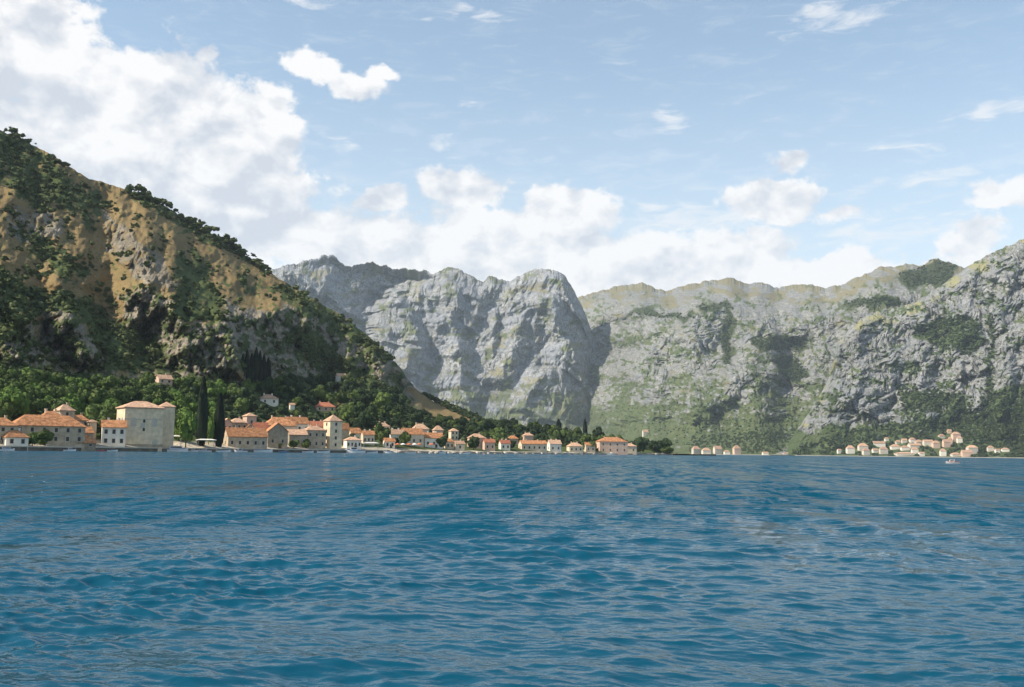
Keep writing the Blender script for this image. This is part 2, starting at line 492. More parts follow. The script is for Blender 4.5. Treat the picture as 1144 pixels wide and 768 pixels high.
def terrain_mat(name, rock, rock2, grass, grass2, veg, veg2, sc, rough_bump=0.0, cracks=False):
    m, N, b = new_mat(name)
    co = N.new('ShaderNodeTexCoord').outputs['Object']
    n1 = N.noise(co, 1.0 / sc, 6.0, 0.65, 0.3)
    n2 = N.noise(co, 5.0 / sc, 5.0, 0.65)
    n3 = N.noise(co, 22.0 / sc, 4.0, 0.65)
    mixn = N.math('ADD', N.math('MULTIPLY', n2, 0.55), N.math('MULTIPLY', n3, 0.45))
    rk = N.mix(N.ramp(n1, 0.35, 0.65), rock, rock2)
    rk = N.vec('SCALE', rk, scale=N.ramp(mixn, 0.32, 0.68, 0.50, 1.42))
    if cracks:
        # fissures filled with soil and low plants split the rock into blocks
        wn = N.new('ShaderNodeTexNoise', noise_dimensions='3D'); N.put(wn.inputs['Vector'], co); wn.inputs['Scale'].default_value = 2.2 / sc; wn.inputs['Detail'].default_value = 3
        cw = N.vec('ADD', N.vec('MULTIPLY', co, (1.0, .6, .85)), N.vec('SCALE', N.vec('SUBTRACT', wn.outputs['Color'], (.5, .5, .5)), scale=sc * .8))
        for scl, wid, stg in ((2.1 / sc, .085, .75), (5.6 / sc, .10, .6)):
            vo = N.new('ShaderNodeTexVoronoi', voronoi_dimensions='3D', feature='DISTANCE_TO_EDGE'); N.put(vo.inputs['Vector'], cw); vo.inputs['Scale'].default_value = scl
            ck = N.math('MULTIPLY', N.ramp(vo.outputs['Distance'], 0.0, wid, 1.0, 0.0), N.math('MULTIPLY', N.ramp(n1, .38, .58), stg))
            rk = N.mix(ck, rk, (.062, .066, .045))
    gr = N.mix(N.ramp(n2, 0.35, 0.65), grass, grass2)
    gr = N.vec('SCALE', gr, scale=N.ramp(n3, 0.3, 0.7, 0.72, 1.22))
    vg = N.mix(N.ramp(n1, 0.35, 0.65), veg, veg2)
    vg = N.vec('SCALE', vg, scale=N.ramp(mixn, 0.3, 0.7, 0.55, 1.4))
    jit = N.math('MULTIPLY', N.math('SUBTRACT', mixn, 0.5), 1.7)
    fg = N.ramp(N.math('ADD', attr(N, 'grass'), jit), 0.35, 0.65)
    fv = N.ramp(N.math('ADD', attr(N, 'veg'), jit), 0.38, 0.62)
    c = N.mix(fg, rk, gr); c = N.mix(fv, c, vg)
    c = N.vec('SCALE', c, scale=N.math('ADD', attr(N, 'tone'), 1.0))
    m.node_tree.links.new(c, b.inputs['Base Color'])
    b.inputs['Roughness'].default_value = 0.95
    b.inputs['Specular IOR Level'].default_value = 0.08
    if rough_bump:
        bp = N.new('ShaderNodeBump'); bp.inputs['Distance'].default_value = rough_bump
        N.put(bp.inputs['Height'], mixn); bp.inputs['Strength'].default_value = 0.9
        m.node_tree.links.new(bp.outputs[0], b.inputs['Normal'])
    return m

def rib(x, y, line, wl, wr, amp, fade=14.0):
    """a spur that comes forward: ramp on its left (sunny) side, drop on its right; line = [(y, x)...] downwards"""
    a = np.array(line, float)
    c = np.interp(y, a[:, 0], a[:, 1]); s = x - c
    f = np.where(s < 0, np.exp(-(s / wl) ** 2 * 1.2), np.exp(-(s / wr) ** 2 * 1.2))
    f = f * sstep(y, a[0, 0] - fade, a[0, 0] + fade) * sstep(-y, -a[-1, 0] - fade, -a[-1, 0] + fade)
    return -amp * f

def sculpt(px, py, polys, k, scale, win=61, soft=2.5, seed=0, amp=3.0):
    """faces turned away to the right inside the polygons, ramps back to the left between them; scale = metres per pixel"""
    x, y = warp(px, py, 30 + seed, amp, 12)
    m = np.zeros_like(x)
    for p in polys:
        a0 = np.searchsorted(px[0], min(v_[0] for v_ in p) - 16); a1 = np.searchsorted(px[0], max(v_[0] for v_ in p) + 16)
        if a1 > a0: m[:, a0:a1] = np.maximum(m[:, a0:a1], poly_mask(x[:, a0:a1], y[:, a0:a1], p, soft))
    step = px[0, 1] - px[0, 0]
    h = np.cumsum(m * k * scale * step, 1)
    w = int(win / step) | 1
    ker = np.hanning(w + 2)[1:-1]; ker /= ker.sum()
    low = np.stack([np.convolve(np.pad(r_, w // 2, 'edge'), ker, 'valid') for r_ in h])
    h = h - low
    kv = np.array([1, 4, 6, 4, 1.0]); kv /= kv.sum()
    hp = np.pad(h, ((2, 2), (0, 0)), 'edge')
    return sum(kv[i] * hp[i:i + h.shape[0]] for i in range(5))

def slivers(n, x0, x1, y0, y1, seed, slant=.3):
    """many small gullies: thin leaning faces"""
    rs = np.random.RandomState(seed); out = []
    for i in range(n):
        cx, cy_ = rs.uniform(x0, x1), rs.uniform(y0, y1); L = rs.uniform(7, 24); w = rs.uniform(1.6, 4.6); a = rs.normal(slant, .45)
        dx, dy = math.sin(a) * L, -math.cos(a) * L
        out.append([(cx - dx, cy_ - dy), (cx - dx * .2 + w, cy_ - dy * .2), (cx + dx, cy_ + dy), (cx + dx * .2 - w, cy_ + dy * .2)])
    return out

# ---- A: the near hill on the left
A_shore = interp([(-260, 330), (0, 400), (160, 450), (400, 560), (560, 700), (755, 1000), (800, 1090)])
A_ridge = interp([(-260, 1000), (0, 1100), (150, 1130), (300, 1150), (450, 1120), (530, 1060), (640, 1130), (755, 1210), (800, 1250)])
A_ys = lambda x: y_at_height(x, A_shore(x), 1.35)
_skA = interp([(-260, 20), (0, 146), (30, 158), (60, 175), (100, 200), (150, 215), (175, 225), (205, 243), (255, 272), (300, 304), (340, 328),
               (385, 355), (420, 383), (445, 408), (462, 432), (480, 447), (520, 463), (560, 472), (610, 479), (680, 489), (740, 500), (752, 504), (762, 510), (800, 516)])
A_yr = lambda x: np.minimum(_skA(x), 600)
def warp(px, py, s=0, amp=7, sc=22):
    return px + amp * fbm(px / sc, py / sc, 3, .5, 40 + s), py + amp * fbm(px / sc, py / sc, 3, .5, 60 + s)
CLIFF_A = [[(180, 382), (215, 368), (262, 352), (330, 345), (372, 352), (405, 378), (450, 430), (400, 420), (330, 414), (262, 424), (190, 415)],
           [(45, 348), (62, 343), (86, 347), (98, 372), (113, 402), (92, 414), (66, 404), (48, 372)],
           [(132, 330), (160, 322), (196, 335), (205, 380), (160, 384), (140, 360)],
           [(430, 395), (452, 412), (470, 442), (452, 438), (432, 420)],
           [(-20, 330), (20, 345), (40, 372), (44, 405), (10, 410), (-20, 405)]]
ROCK_A = CLIFF_A + [[(8, 232), (58, 232), (78, 262), (40, 275), (10, 268)], [(112, 232), (150, 260), (190, 300), (196, 322), (160, 318), (120, 280)],
                    [(240, 338), (270, 336), (300, 352), (262, 358)], [(340, 345), (372, 368), (378, 385), (352, 372)]]
SCRUB_A = [[(-200, 40), (0, 140), (40, 160), (62, 180), (92, 206), (116, 226), (112, 238), (76, 232), (44, 240), (20, 214), (0, 205), (-200, 200)],
           [(142, 206), (168, 216), (210, 240), (260, 268), (300, 298), (306, 306), (286, 300), (240, 276), (190, 246), (160, 232)],
           [(194, 284), (224, 288), (246, 332), (246, 362), (216, 358), (188, 345), (206, 312)],
           [(20, 258), (48, 256), (62, 280), (98, 300), (100, 314), (70, 312), (44, 290), (24, 274)],
           [(-200, 250), (0, 300), (24, 318), (62, 330), (110, 340), (124, 372), (110, 392), (90, 352), (40, 346), (18, 380), (-200, 400)],
           [(112, 345), (140, 372), (180, 384), (186, 418), (120, 412)],
           [(88, 232), (104, 236), (112, 262), (96, 258)], [(262, 308), (276, 306), (288, 326), (274, 326)],
           [(300, 320), (330, 322), (360, 340), (400, 366), (440, 402), (430, 404), (385, 372), (340, 346)],
           [(330, 372), (360, 380), (400, 410), (445, 440), (380, 424), (340, 400)]]
FOREST_A = [[(-260, 396), (0, 404), (60, 420), (130, 425), (190, 424), (260, 430), (330, 420), (400, 426), (452, 442), (470, 458), (520, 476), (560, 474),
             (620, 481), (690, 491), (770, 506), (770, 520), (-260, 520)]]
TAN_A = [[(452, 436), (474, 440), (500, 452), (536, 470), (520, 476), (478, 462)], [(202, 428), (226, 430), (224, 437), (206, 437)],
         [(258, 416), (272, 416), (276, 428), (262, 430)], [(356, 440), (380, 442), (386, 452), (362, 452)], [(128, 408), (142, 414), (146, 424), (134, 420)]]
def masks(px, py, polys, soft, s):
    x, y = warp(px, py, s)
    m = 0
    for p in polys: m = np.maximum(m, poly_mask(x, y, p, soft))
    return m
_A = {}
def A_rate(px, py, t):
    cl = masks(px, py, CLIFF_A, 7, 1); _A['cliff'] = cl
    _A['rock'] = masks(px, py, ROCK_A, 6, 2)
    _A['scrub'] = masks(px, py, SCRUB_A, 6, 3)
    _A['forest'] = masks(px, py, FOREST_A, 6, 4)
    _A['tan'] = masks(px, py, TAN_A, 4, 5)
    return (1 - 0.72 * cl) * (0.9 + 0.5 * t)
def A_relief(px, py, t):
    up = sstep(t, 0.12, 0.3)
    X, Y = px / 46.0, py / 46.0
    rel = 34 * fbm(X * .55, Y * .3, 2, .5, 3) + 16 * fbm(px / 24, py / 24, 3, .5, 5)
    rock = np.maximum(_A['cliff'], _A['rock'])
    bl = billow(px / 26 + .35 * py / 26, py / 44, 5, .55, 9)
    rel += rock * (11 - 22 * bl - 5 * np.abs(pnoise(px / 7, py / 9, 14)))
    rel += 1.3 * fbm(px / 5.5, py / 5.5, 3, .6, 12)
    rel += rib(px, py, [(235, 122), (300, 178), (350, 206)], 60, 34, 14, 20)
    rel += rib(px, py, [(345, 72), (405, 104)], 24, 10, 30, 8)
    rel += rib(px, py, [(340, 240), (420, 268)], 40, 14, 40, 10)
    rel += rib(px, py, [(330, 345), (430, 398)], 46, 18, 45, 12)
    rel += rib(px, py, [(395, 440), (445, 478)], 40, 16, 30, 12)
    return rel * up
A = Sheet(-260, 800, 1.0, 390, A_ys, A_yr, A_shore, A_ridge, A_rate, A_relief, jag=1.2, seed=2)
_g = np.clip(1 - _A['rock'] * (0.86 + .3 * fbm(A.PX / 9, A.PY / 9, 3, .6, 71)) - .5 * sstep(A.PY, 330, 420) * (1 - _A['tan']), 0, 1)
_n = fbm(A.PX / 13, A.PY / 13, 4, .6, 77)
_v = np.clip(np.maximum(_A['scrub'] * (.74 + .5 * _n), _A['forest'] * .95) + (.36 * sstep(_n, .15, .6) + .26 * sstep(fbm(A.PX / 5, A.PY / 4, 3, .6, 79), .05, .5)) * (1 - .6 * _A['rock']) + .28 * sstep(A.PY, 250, 400) - .9 * _A['tan'], 0, 1)
_up = np.maximum(_A['rock'] - _A['cliff'], 0)
_g = np.maximum(_g, _up * (.42 + .35 * _n))
_g = np.maximum(_g, _A['tan'])
_v = np.clip(_v + _A['cliff'] * (.16 + .55 * fbm(A.PX / 10, A.PY / 10, 3, .6, 78)), 0, 1)
_shore = sstep(-A.t, -.045, -.02)[:, None] * np.ones_like(A.PX)
_v = _v * (1 - _shore); _g = _g * (1 - _shore)
_t = .22 * fbm(A.PX / 30, A.PY / 22, 3, .5, 80) + 1.1 * _shore
matA = terrain_mat('hill_ground', (.17, .155, .122), (.285, .24, .18), (.255, .165, .08), (.175, .148, .064), (.046, .068, .023), (.086, .104, .036), 14.0, 1.0)
hillA = tag(obj('near_hill', A.mesh('near_hill', matA, {'grass': _g, 'veg': _v, 'tone': _t})), kind='structure')

# ---- B: the far grey mountain
B_ds = interp([(200, 5000), (760, 4850)])
B_dr = interp([(200, 5600), (440, 5700), (560, 5650), (620, 5500), (700, 5700), (760, 5800)])
B_ys = lambda x: y_at_height(x, 4850, -6)
B_yr = interp([(200, 330), (290, 306), (313, 299), (330, 294), (350, 289), (365, 284.5), (373, 287), (386, 298), (396, 296), (410, 292.5), (424, 296), (440, 300), (452, 301),
               (470, 303), (490, 305), (497, 299), (503, 301), (512, 300), (522, 307), (536, 314), (549, 309.5), (562, 315), (575, 312), (588, 304), (602, 300),
               (618, 301), (630, 306), (638, 318), (643, 330), (649, 338), (654, 352), (664, 378), (676, 396), (688, 408), (694, 430), (700, 470), (760, 500)])
def B_rate(px, py, t):
    return 0.75 + 0.7 * sstep(t, .85, .97) + .45 * fbm(px / 90, py / 26, 3, .5, 21) + .8 * np.exp(-((t - .12) / .12) ** 2)
_B = {}
SHADE_B = [[(312, 296), (364, 280), (388, 298), (406, 290), (442, 298), (462, 312), (458, 326), (438, 321), (416, 332), (418, 348), (408, 362), (366, 330)],
           [(441, 322), (450, 324), (466, 352), (482, 384), (486, 405), (474, 396), (462, 368)],
           [(504, 344), (512, 346), (521, 372), (530, 384), (526, 430), (516, 434), (514, 392), (504, 364)],
           [(513, 328), (524, 332), (520, 362), (514, 356)], [(542, 322), (547, 332), (533, 372), (526, 368)],
           [(582, 350), (591, 360), (595, 384), (583, 412), (575, 430), (567, 426), (573, 400), (577, 372)],
           [(562, 312), (574, 326), (590, 330), (592, 341), (574, 334)],
           [(616, 328), (630, 336), (654, 358), (666, 370), (688, 402), (678, 422), (662, 430), (646, 414), (638, 374), (626, 378), (618, 356)],
           [(582, 452), (618, 410), (638, 420), (664, 452), (664, 470), (638, 478), (606, 466)],
           [(629, 310), (641, 318), (644, 332), (634, 330)], [(458, 392), (478, 388), (490, 408), (474, 424), (454, 412)],
           [(522, 432), (542, 428), (550, 444), (534, 456)], [(600, 350), (607, 352), (605, 385), (599, 400), (597, 376)],
           [(556, 350), (561, 352), (559, 380), (552, 400), (551, 380)]]
def B_relief(px, py, t):
    x, y = warp(px, py, 8, 5, 26)
    r = sculpt(px, py, SHADE_B + slivers(34, 425, 680, 318, 450, 3, .1), 2.8, 4.7, 130, 2.5, 0, 3.5)
    bnd = np.interp(y, [280, 312, 324, 345, 365, 480], [500, 470, 437, 419, 411, 405])
    bnd = bnd + 7 * fbm(y / 11, x * 0 + 2.2, 3, .6, 38)
    wd = np.interp(y, [280, 318, 328], [45, 36, 13])
    r = r + 2.2 * np.clip(x - 308, 0, 200) * (1 - sstep((x - bnd) / wd, -1, 1))
    bl = billow(x / 24 + .25 * y / 24, y / 60, 5, .47, 31)
    r = r - 38 * bl - 20 * np.abs(pnoise(x / 9 + .3 * y / 9, y / 24, 35)) - 9 * np.abs(pnoise(x / 4.2, y / 9, 36))
    r = r + 3.5 * fbm(px / 5, py / 7, 3, .6, 33)
    _B['cr'] = bl
    return r * sstep(t, 0, .08) * (1 - .6 * sstep(t, .96, 1.0))
B = Sheet(200, 760, .7, 320, B_ys, soft(B_yr, 2), B_ds, B_dr, B_rate, B_relief, jag=2.6, seed=4)
_n = fbm(B.PX / 22, B.PY / 14, 4, .6, 90)
_vB = np.clip(.18 + .55 * _n + .55 * sstep(B.PY, 410, 480) - .25 * sstep(B.PY, 300, 280) + .3 * sstep(.28 - _B['cr'], 0, .2), 0, .62)
_gB = np.clip(.10 + .6 * fbm(B.PX / 34, B.PY / 16, 3, .6, 92) + .3 * sstep(B.PX, 540, 600) * sstep(B.PY, 420, 440), 0, .7)
matB = terrain_mat('limestone_far', (.205, .216, .236), (.30, .302, .30), (.23, .205, .13), (.19, .18, .11), (.085, .105, .05), (.12, .13, .065), 130.0, 0.0, True)
tag(obj('far_mountain', B.mesh('far_mountain', matB, {'grass': _gB, 'veg': _vB, 'tone': .12 * fbm(B.PX / 50, B.PY / 40, 3, .5, 94)})), kind='structure')

# ---- C: the long mountain across the bay
C_ds = interp([(560, 5200), (650, 5000), (690, 4100), (730, 3050), (775, 2650), (905, 2620), (1144, 2700), (1500, 2700)])
C_dr = interp([(560, 6600), (650, 6500), (760, 6000), (900, 5400), (930, 5200), (1000, 4900), (1080, 4600), (1500, 4400)])
C_ys = lambda x: y_at_height(x, C_ds(x), 0.6)
C_yr = interp([(560, 400), (620, 352), (648, 332), (665, 327), (682, 322), (700, 318), (718, 317), (735, 323), (748, 325), (765, 319), (790, 314), (815, 311), (825, 314), (835, 318),
               (848, 315), (858, 317), (868, 321), (885, 319), (905, 317), (921, 322), (938, 319), (960, 309), (980, 299), (1000, 297), (1018, 295), (1030, 297), (1042, 289.5),
               (1054, 291), (1066, 295), (1080, 302), (1110, 312), (1180, 330), (1500, 380)])
_C = {}
def C_rate(px, py, t):
    top = sstep(t, .80, .93)
    return .5 + 1.5 * top + .5 * fbm(px / 70, py / 22, 3, .5, 51) + .9 * np.exp(-(t / .12) ** 2)
def strata(px, py, s, a):
    """folded, bedded limestone: lumps split by creases that lean to the right"""
    x, y = warp(px, py, s, 9, 30)
    u = x * math.cos(a) + y * math.sin(a); v = -x * math.sin(a) + y * math.cos(a)
    return u, v
SHADE_C = [[(744, 370), (750, 374), (752, 404), (746, 404)], [(762, 362), (769, 372), (759, 404), (753, 400), (756, 376)],
           [(830, 424), (850, 398), (847, 420), (822, 452), (815, 446)], [(862, 400), (882, 400), (902, 428), (910, 410), (927, 428), (894, 434)],
           [(726, 330), (770, 330), (768, 344), (746, 344)], [(840, 334), (850, 336), (852, 360), (844, 360)], [(770, 405), (784, 412), (782, 424), (768, 420)],
           [(780, 345), (814, 345), (806, 352), (786, 352)], [(838, 378), (862, 374), (900, 380), (904, 390), (842, 390)], [(690, 388), (696, 384), (692, 420), (686, 428)],
           [(712, 380), (716, 380), (716, 420), (711, 424)], [(808, 350), (813, 352), (814, 408), (808, 410)], [(900, 360), (930, 352), (934, 372), (905, 372)],
           [(790, 455), (812, 448), (816, 462), (796, 468)], [(842, 462), (852, 452), (858, 474), (848, 480)], [(740, 452), (762, 440), (756, 458), (742, 468)]]
def C_relief(px, py, t):
    u, v = strata(px, py, 10, R(32))
    bl = billow(u / 40, v / 27, 6, .6, 52)
    bl2 = np.abs(pnoise(u / 15, v / 11, 58)) + .6 * np.abs(pnoise(u / 7, v / 6, 59))
    _C['c1'] = bl; _C['c2'] = bl2
    rock = 1 - .8 * sstep(t, .80, .93)
    r = -54 * bl * rock - 25 * bl2 * rock + 3.6 * fbm(px / 4.0, py / 4.0, 3, .6, 54) * (.3 + .7 * rock)
    x, y = warp(px, py, 12, 5, 26)
    r = r + sculpt(px, py, SHADE_C + slivers(75, 655, 1010, 338, 492, 1), 2.0, 3.2, 70, 2.5, 2, 4.0)
    r = r + rib(x, y, [(440, 770), (478, 668)], 20, 40, 80, 8)
    r = r + rib(x, y, [(395, 838), (450, 808)], 26, 30, 60, 10)
    r = r + 60 * fbm(px / 70, py / 40, 2, .5, 57) + 45 * fbm(px / 34, py / 12, 3, .5, 56) * (1 - rock)
    return r * sstep(t, .015, .10) * (1 - .8 * sstep(t, .95, 1.0))
C = Sheet(560, 1400, .75, 310, C_ys, soft(C_yr, 2.5), C_ds, C_dr, C_rate, C_relief, jag=1.8, seed=6)
def karst_veg(S, c1, c2, seed, low):
    n = fbm(S.PX / 30, S.PY / 16, 4, .62, seed); n2 = fbm(S.PX / 6, S.PY / 4.5, 3, .65, seed + 1)
    return .36 + .46 * n + .48 * n2 - .06 + .36 * sstep(.26 - c1, 0, .22) + .75 * sstep(.15 - c2, 0, .12) + low * sstep(S.PY, 410, 500)
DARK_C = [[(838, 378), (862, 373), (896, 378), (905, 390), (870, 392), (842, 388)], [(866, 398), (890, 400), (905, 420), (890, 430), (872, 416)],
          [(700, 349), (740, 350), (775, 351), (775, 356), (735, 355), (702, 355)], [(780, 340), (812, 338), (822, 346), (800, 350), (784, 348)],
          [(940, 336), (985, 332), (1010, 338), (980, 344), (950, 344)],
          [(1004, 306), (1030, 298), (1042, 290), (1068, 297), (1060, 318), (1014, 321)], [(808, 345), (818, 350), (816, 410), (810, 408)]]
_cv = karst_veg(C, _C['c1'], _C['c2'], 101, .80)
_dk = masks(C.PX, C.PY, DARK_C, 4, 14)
_top = sstep((C.PY - C.yr[None]), 26, 8) * (1 - sstep(C.PX, 1110, 1180))
_gC = np.clip(_top * (.5 + 1.1 * fbm(C.PX / 20, C.PY / 9, 3, .6, 104)) + .12 + .5 * fbm(C.PX / 30, C.PY / 16, 3, .6, 103), 0, .95)
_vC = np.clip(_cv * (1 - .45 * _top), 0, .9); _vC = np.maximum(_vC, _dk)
matC = terrain_mat('limestone_karst', (.17, .178, .18), (.275, .27, .256), (.20, .175, .115), (.155, .15, .085), (.065, .088, .035), (.088, .104, .045), 75.0, 0.0, True)
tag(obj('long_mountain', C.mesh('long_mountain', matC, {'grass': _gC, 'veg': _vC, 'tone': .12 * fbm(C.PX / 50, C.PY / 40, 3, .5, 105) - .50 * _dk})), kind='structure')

# ---- D: the grey massif on the right
D_ds = interp([(860, 2560), (1144, 2560), (1500, 2450)])
D_dr = interp([(860, 2800), (920, 3300), (1000, 3600), (1144, 3700), (1500, 3600)])
D_ys = lambda x: y_at_height(x, 2560, 0.8)
D_yr = interp([(860, 508), (878, 500), (892, 478), (908, 455), (922, 432), (928, 416), (932, 400), (938, 380), (952, 363), (967, 353), (985, 347), (1000, 344), (1012, 341), (1023, 338),
               (1040, 326), (1060, 314), (1078, 300), (1094, 290), (1110, 282), (1125, 275), (1144, 267), (1200, 246), (1500, 200)])
_D = {}
def D_rate(px, py, t):
    return .6 + .55 * fbm(px / 60, py / 24, 3, .5, 61) + .9 * np.exp(-(t / .14) ** 2) + .5 * sstep(t, .9, 1)
SHADE_D = [[(1002, 394), (1014, 402), (1006, 426), (998, 412)], [(994, 424), (1001, 432), (992, 458), (981, 462)],
           [(1098, 402), (1106, 418), (1109, 440), (1098, 470), (1093, 446), (1101, 428)], [(1114, 346), (1136, 344), (1122, 368), (1108, 386), (1105, 372)],
           [(958, 372), (964, 366), (966, 392), (958, 400)], [(1040, 400), (1052, 392), (1050, 412), (1038, 420)], [(1024, 440), (1040, 430), (1044, 446), (1030, 452)],
           [(1130, 300), (1142, 306), (1136, 336), (1126, 330)], [(940, 410), (948, 416), (946, 440), (938, 446)], [(1064, 430), (1078, 424), (1080, 444), (1066, 446)]]
def D_relief(px, py, t):
    u, v = strata(px, py, 20, R(14))
    bl = billow(u / 36, v / 40, 6, .58, 62)
    bl2 = np.abs(pnoise(u / 14, v / 14, 68)) + .6 * np.abs(pnoise(u / 6.5, v / 6.5, 69))
    _D['c1'] = bl; _D['c2'] = bl2
    r = -54 * bl - 26 * bl2 + 3.2 * fbm(px / 4.0, py / 4.0, 3, .6, 64)
    x, y = warp(px, py, 22, 5, 26)
    r = r + sculpt(px, py, SHADE_D + slivers(50, 930, 1160, 300, 470, 2, .1), 2.2, 2.9, 75, 2.5, 4, 4.0)
    r = r - 70 * sstep(x, 1105, 1122) * sstep(y, 350, 370)
    return r * sstep(t, .02, .14) * (1 - .75 * sstep(t, .94, 1.0))
D = Sheet(860, 1400, .75, 320, D_ys, D_yr, D_ds, D_dr, D_rate, D_relief, jag=1.8, seed=8)
_dv = karst_veg(D, _D['c1'], _D['c2'], 111, .1)
WOOD_D = [[(880, 508), (880, 488), (920, 478), (960, 470), (1000, 474), (1040, 465), (1060, 458), (1090, 462), (1110, 440), (1144, 430), (1200, 425), (1500, 420), (1500, 520), (880, 520)],
          [(1018, 366), (1062, 352), (1092, 358), (1100, 380), (1085, 398), (1040, 384)], [(1000, 430), (1060, 440), (1090, 446), (1080, 460), (1010, 462)],
          [(1104, 352), (1112, 352), (1108, 420), (1112, 452), (1102, 450)]]
_wd = masks(D.PX, D.PY, WOOD_D, 7, 24)
_vD = np.clip(np.maximum(_dv - .05, _wd * (.78 + .3 * fbm(D.PX / 12, D.PY / 8, 3, .6, 113))), 0, .95)
_gD = np.clip(.04 + .5 * fbm(D.PX / 30, D.PY / 16, 3, .6, 114) + .35 * sstep(D.PY - D.yr[None], 20, 6), 0, .7)
matD = terrain_mat('limestone_massif', (.185, .194, .20), (.29, .285, .277), (.26, .24, .13), (.22, .215, .11), (.05, .075, .028), (.078, .098, .04), 70.0, 0.0, True)
tag(obj('right_massif', D.mesh('right_massif', matD, {'grass': _gD, 'veg': _vD, 'tone': .10 * fbm(D.PX / 50, D.PY / 40, 3, .5, 115)})), kind='structure')
# ------------------------------------------------------------------ quay, shores
M_stone = simple_mat('old_stone', (.44, .355, .25), .3, .5, .9, .12)
M_stone_dark = simple_mat('grey_stone', (.33, .275, .20), .3, .5, .9, .1)
M_cream = simple_mat('cream_plaster', (.66, .54, .39), .14, .4, .9, .1)
M_white = simple_mat('white_plaster', (.80, .73, .61), .10, .4, .9, .06)
M_pink = simple_mat('pink_plaster', (.60, .42, .32), .14, .4, .9, .08)
M_roof = simple_mat('terracotta_tiles', (.40, .185, .085), .5, .8, .85, .16, (1, 1, 1))
M_roof_pale = simple_mat('sun_bleached_tiles', (.48, .30, .195), .35, .8, .85, .12)
M_roof_red = simple_mat('red_tiles', (.36, .135, .075), .25, .8, .85, .12)
M_pane, _N, _b = new_mat('window_glass'); _b.inputs['Base Color'].default_value = (.02, .025, .03, 1); _b.inputs['Roughness'].default_value = .15
M_trim = simple_mat('stone_trim', (.52, .46, .37), .15, 1.5)
M_wood = simple_mat('dark_wood', (.07, .045, .03), .3, 2.0)
M_quay_shaded = simple_mat('shaded_quay_stone', (.15, .13, .10), .45, .35, .9)  # dark tone puts the shade and wet of the quay front into the colour
M_palace = simple_mat('cream_limestone', (.72, .575, .39), .2, .5, .9)
M_far_roof = simple_mat('far_peach_tiles', (.40, .25, .17), .2, .2, .9, .15)
M_far = simple_mat('far_cream_plaster', (.56, .50, .41), .1, .2, .9, .1)
M_boat = simple_mat('white_hull_paint', (.78, .77, .74), .06, 1.0, .35)
M_boat_red = simple_mat('red_hull_paint', (.42, .05, .04), .1, 1.0, .4)
M_boat_blue = simple_mat('blue_hull_paint', (.05, .14, .32), .1, 1.0, .4)
M_canvas = simple_mat('white_canvas', (.76, .73, .67), .08, 1.0, .9)
M_orange = simple_mat('orange_canvas', (.55, .17, .07), .15, 1.0, .9)
M_metal = simple_mat('grey_metal', (.35, .35, .35), .15, 2.0, .5)
M_rock = simple_mat('shore_rock', (.42, .38, .32), .35, .8, .95, .2)

def strip_wall(name, xs, dist, h0, h1, thick, mat, label, cat):
    """a wall along a shore: dist(px) in front, top at h1"""
    mb = MB(); rings = []
    for x in xs:
        d = float(dist(x)); yy = float(y_horizon(x))
        a = P(x, yy, np.array(d)); b = P(x, yy, np.array(d + thick))
        w = .25 * math.sin(x * 1.7) * 0
        rings.append([(a[0], a[1], h0), (a[0], a[1], h1 + w), (b[0], b[1], h1 + w), (b[0], b[1], h0)])
    mb.loft(rings)
    return tag(mb.build(name, mat), label, cat)
strip_wall('quay_wall', np.arange(-255, 434, 8.0), lambda x: A_shore(x) - 2.5, -2, 1.30, 5.0, M_quay_shaded, 'long low grey stone quay wall at the water edge below the village', 'quay')
strip_lit_coping = strip_wall('lit_coping', np.arange(-255, 434, 8.0), lambda x: A_shore(x) - 2.9, 1.304, 1.75, 5.2, M_trim, None, None)  # added pale strip: the sunlit top of the quay as a lighter colour
strip_lit_coping.parent = bpy.data.objects['quay_wall']
strip_wall('stone_embankment', np.arange(434, 756, 6.0), lambda x: A_shore(x) - 2.0, -2, 1.15, 4.5, M_rock, 'pale rough stone embankment along the waterfront of the wooded point', 'embankment')
strip_wall('sea_wall', np.arange(770, 1300, 10.0), lambda x: (float(C_ds(x)) if x < 890 else float(D_ds(x))) - 9, -2, 1.5, 12.0, M_rock, 'long pale sea wall edging the far shore across the bay', 'sea wall')

# ------------------------------------------------------------------ houses
HOUSES = []                                     # (world x, y, radius, px x0, x1, y top, y base, d)
def add_window(mb_parent, x, z, w, h, y, side=None, arch=False):
    """window_frame with its pane; side: None = facade, -1 left wall, 1 right wall"""
    f = MB(); p = MB(); t = .13 * max(w, .8)
    def bx(mb, a0, a1, z0, z1, o0, o1):
        if side is None: mb.box(a0, a1, y - o1, y - o0, z0, z1)
        elif side < 0: mb.box(y - o1, y - o0, a0, a1, z0, z1)
        else: mb.box(y + o0, y + o1, a0, a1, z0, z1)
    bx(f, x - w / 2 - t, x - w / 2, z - t, z + h + t, -.02, .07); bx(f, x + w / 2, x + w / 2 + t, z - t, z + h + t, -.02, .07)
    bx(f, x - w / 2, x + w / 2, z + h, z + h + t, -.02, .07); bx(f, x - w / 2, x + w / 2, z - t, z, -.02, .10)
    bx(p, x - w / 2, x + w / 2, z, z + h, -.02, .02)
    if arch: bx(f, x - w * .28, x + w * .28, z + h + t, z + h + 2 * t, -.02, .07)
    fo = f.build('window', M_trim, mb_parent); p.build('pane', M_pane, fo)
